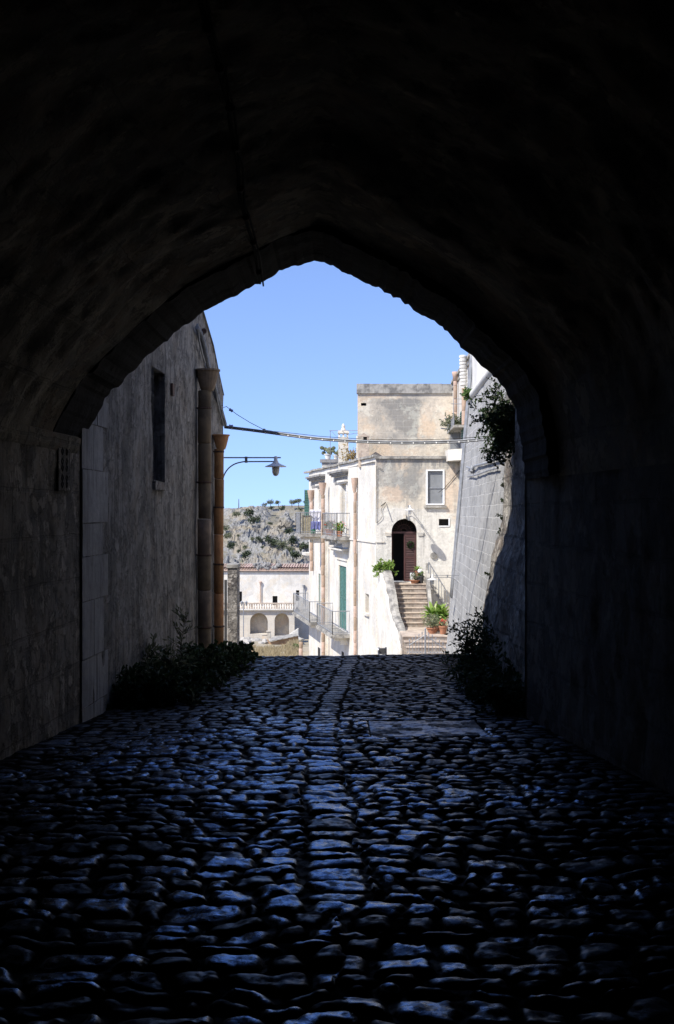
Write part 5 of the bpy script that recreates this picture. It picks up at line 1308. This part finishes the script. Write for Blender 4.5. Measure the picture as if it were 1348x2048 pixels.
# ================================================================ rocky hillside across the gorge
def hillz(X, Y):
    X = np.asarray(X, float); Y = np.asarray(Y, float)
    z = np.interp(Y, [340, 400, 470, 480], [-58, -22, 4.3, 4.2])+.03*(X+20)*.0
    z = z-np.clip((-22-X)*.06, 0, 2.5)*np.clip((Y-440)/30, 0, 1)
    return z
def hillside():
    xs = np.concatenate([np.arange(-150, -55, 1.6), np.arange(-55, 0, .42), np.arange(0, 95, 2.)]); ys = np.arange(345, 480, .8)
    Y, X = np.meshgrid(ys, xs, indexing='ij'); Z = hillz(X, Y)
    slope = np.clip((478-Y)/12, 0, 1)
    # ledges of rock: terraces broken by noise
    n = fbm(X*.11, Y*.11, 0, 80, 4); ridged = 1-np.abs(fbm(X*.22, Y*.16, 0, 81, 5)); r2 = 1-np.abs(fbm(X*.6, Y*.5, 0, 82, 4))
    rock = np.clip(fbm(X*.06, Z*.14, 0, 83, 4)*1.4+.55, 0, 1)
    lower = np.clip((435-Y)/18, 0, 1)
    d = (ridged*2.0+r2*1.3)*rock+n*1.2+.35*fbm(X*1.6, Y*1.4, 0, 84, 3)*(.4+rock)
    d = d*(1+.8*lower)
    Z = Z+(d-1.4)*slope*.85
    # the big overhanging crag
    P = np.stack([X, Y, Z], -1)
    o = grid(P).build('hillside', None, smooth=False)
    m, t, b = newmat('limestone_hill'); n_ = N(t)
    g = n_.noise(.35, 8, .65); g2 = n_.noise(1.6, 8, .7); g3 = n_.noise(.12, 6, .6)
    geo = n_.n('ShaderNodeNewGeometry'); sx = n_.n('ShaderNodeSeparateXYZ'); n_.l(geo.outputs['Normal'], sx.inputs[0])
    rockc = n_.mix(n_.ramp(g2, .35, .7), (.30, .295, .285), (.145, .145, .14)); earth = n_.mix(g2, (.22, .20, .155), (.165, .155, .12))
    c = n_.mix(n_.ramp(n_.math('ADD', sx.outputs[2], n_.math('MULTIPLY', g, .9)), 1.12, 1.38), rockc, earth)
    c = n_.mix(n_.ramp(g3, .5, .62, 0, .6), c, (.30, .25, .17)); c = n_.mix(n_.ramp(g, .60, .68, 0, .55), c, (.10, .12, .07))
    n_.l(c, b.inputs['Base Color']); b.inputs['Roughness'].default_value = .95; n_.bump(g2, b, .9, .6); o.data.materials.append(m)
    struct(o, 'rocky limestone hillside dotted with scrub')
    return m
hm = hillside()
def hillpt(px, py):
    k = (py-1024)/F; Y = 174.4/(.377+k); return Vector((xp(px, Y), Y, zp(py, Y)))
B = [(473,1028,6,'leftmost dark bush just under the skyline'),(500,1026,9,'upper of two joined dark bushes left of centre'),(508,1039,9,'lower of two joined bushes left of centre'),
     (529,1009,4,'small dark bush on the skyline left of the round tree'),(543,1015,4,'small dark bush just below the round skyline tree'),(564,1015,5,'grey green bush beneath the upright skyline tree'),
     (454,1070,7,'dark bush beside the orange pipe halfway down the hill'),(462,1090,8,'dark bush low on the left of the hillside'),(477,1071,3,'tiny bush right of the one beside the pipe'),
     (490,1093,5,'small grey bush above the large lower left one'),(490,1108,9,'large bush low on the left above the white building'),(478,1102,4,'little bush attached left of the large lower left one'),
     (505,1077,4,'small bush left of the hillside centre'),(518,1078,6,'middle sized bush left of the big round one'),(542,1080,11,'big round dark bush in the hillside centre'),
     (564,1088,9,'broad bush right of and below the big round one'),(582,1079,10,'tall dark bush below the crag'),(579,1061,7,'bush directly under the crag shadow'),
     (579,1096,8,'bush below the tall dark one near the cliff'),(606,1094,10,'dark bush behind the upper balcony floor'),(593,1110,9,'dark bush in the shady cleft at the lower right'),
     (451,1055,6,'bush cut by the orange pipe in the upper left of the hill'),(540,1046,4,'small lone bush in the bare middle slope'),(525,1094,3,'tiny bush on the lower slope below centre'),(600,1018,4,'small bush right of the crag below the skyline')]
protos = []
for i, (px, py, r, l_) in enumerate(B):
    p = hillpt(px, py+r*.8); Y = p.y-6; c = Vector((xp(px, Y), Y, zp(py+r*.75, Y))); rr = r/F*Y*1.5
    bush(l_, c, rr, M['scrub'] if i % 3 else M['leaf_grey'], 100+i, 420 if r > 5 else 200, rr*.22 if r > 5 else rr*.3, 'scrub on the hillside')
T = [(541,1004,8,'round grey green tree on the skyline'),(557,1003,7,'upright pale green tree on the skyline'),(584,1006,8,'low spreading tree on the skyline left of the corner house'),(597,1003,9,'widest skyline tree next to the corner house'),(611,1006,7,'last skyline tree beside the green shutter')]
for i, (px, py, r, l_) in enumerate(T):
    Y = 468; rr = r/F*Y; c = Vector((xp(px, Y), Y, zp(1011, Y)-.2)); bush(l_, c, rr, M['leaf_grey'], 200+i, 500, rr*.2, 'trees on the skyline', rr*.55, 'tree', 'tree')
m = MB(); m.tube([(xp(477.5, 468), 468, 3), (xp(477.5, 468), 468, zp(998, 468))], [.2, .12], 6); o = m.build('utility_pole', M['bark']); tag(o, 'lone thin pole standing on the hill skyline', 'pole')
cr = MB()
for k, (px, py, rx, rz) in enumerate(((566, 1040, 9, 9), (573, 1033, 7, 9), (577, 1045, 10, 11), (562, 1050, 7, 6), (571, 1026, 5, 5))):
    p = hillpt(px, py+6); s = p.y/F; cr.blob((xp(px, p.y-5), p.y-5, zp(py, p.y-5)), (rx*s, rx*s, rz*s), 3, .35, k)
o = cr.build('crag', hm); tag(o, 'large grey rock crag casting a deep shadow on the hill', 'rock')

# ================================================================ street-side plants
wb = 'weeds along the left wall'
LPl = [((-2.38, 14.3), 34, .62, 'dense dark shrub nearest the mouth on the left'), ((-2.25, 15.1), 34, .62, 'second dark shrub from the mouth along the left wall'),
       ((-2.22, 16.1), 34, .68, 'leafy weed clump under the slot window'), ((-2.15, 17.3), 32, .72, 'taller bushy weed before the first downpipe'),
       ((-2.1, 18.4), 30, .62, 'spreading weed clump left of the thick downpipe'), ((-2.05, 19.6), 26, .6, 'weed clump at the foot of the thick brown downpipe'),
       ((-1.98, 21.2), 22, .42, 'small weed between the two downpipes'), ((-1.9, 22.6), 20, .38, 'low weed below the orange downpipe')]
for i, ((x, y), n, ln, l_) in enumerate(LPl):
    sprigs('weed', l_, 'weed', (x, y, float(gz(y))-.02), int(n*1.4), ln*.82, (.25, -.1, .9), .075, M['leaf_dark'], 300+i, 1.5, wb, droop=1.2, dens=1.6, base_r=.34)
sprigs('weed', 'tall feathery spike rising from the left weeds', 'weed', (-2.30, 15.6, float(gz(15.6))), 2, 1.15, (0, 0, 3), .10, M['leaf_grey'], 330, .12, wb, droop=0, dens=4, base_r=.03, lw=.16)
sprigs('weed', 'thinner feathery stalk by the wall left of the downpipe', 'weed', (-2.28, 17.6, float(gz(17.6))), 2, .95, (0, 0, 3), .09, M['leaf_grey'], 331, .12, wb, droop=0, dens=3, base_r=.03, lw=.16)
rb = 'shrubs along the right wall'
RPl = [((2.0, 13.5), 50, .42, (-.1, -.2, .9), 'dark shrub at the foot of the right jamb'), ((2.05, 14.6), 56, .52, (-.1, -.1, 1), 'thick shrub behind the one at the jamb'),
       ((2.2, 16.0), 64, .66, (-.15, 0, 1.2), 'broad shrub midway along the rough wall foot'), ((2.3, 17.4), 80, 1.0, (-.18, 0, 1.7), 'tall dark shrub reaching up over the grey wall'),
       ((2.22, 18.3), 36, .42, (-.2, 0, .9), 'low shrub at the sunny end of the rough wall')]
for i, ((x, y), n, ln, bi, l_) in enumerate(RPl):
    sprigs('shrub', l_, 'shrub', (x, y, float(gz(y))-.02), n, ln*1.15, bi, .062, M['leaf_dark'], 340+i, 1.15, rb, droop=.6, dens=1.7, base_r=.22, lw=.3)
# shrub hanging high on the right wall
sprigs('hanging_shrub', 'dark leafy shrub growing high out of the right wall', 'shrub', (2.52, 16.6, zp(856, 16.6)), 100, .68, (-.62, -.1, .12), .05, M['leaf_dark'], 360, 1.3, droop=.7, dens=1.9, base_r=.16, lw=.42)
for i, (px, py) in enumerate(((1008, 958), (1008, 978), (1006, 1005), (1004, 1030), (1003, 1040), (1000, 1062), (978, 1150))):
    Y = 18.1; l_ = ['topmost', 'second', 'third', 'fourth', 'fifth', 'sixth', 'lowest'][i]+' tiny sprig poking from the edge of the rough wall'
    sprigs('wall_sprig', l_, 'sprig', at(px, py, Y)+Vector((.04, 0, 0)), 2, .15, (-1, -.1, .15), .022, M['leaf_dark'], 370+i, .5, 'sprigs on the rough wall edge', dens=1.6, base_r=.02)
sprigs('weed', 'lone seedling standing in the cobbles near the crest', 'weed', (xp(492, 20.5), 20.5, float(gz(20.5))), 2, .3, (0, 0, 2), .045, M['leaf_dark'], 380, .3, wb, base_r=.02)
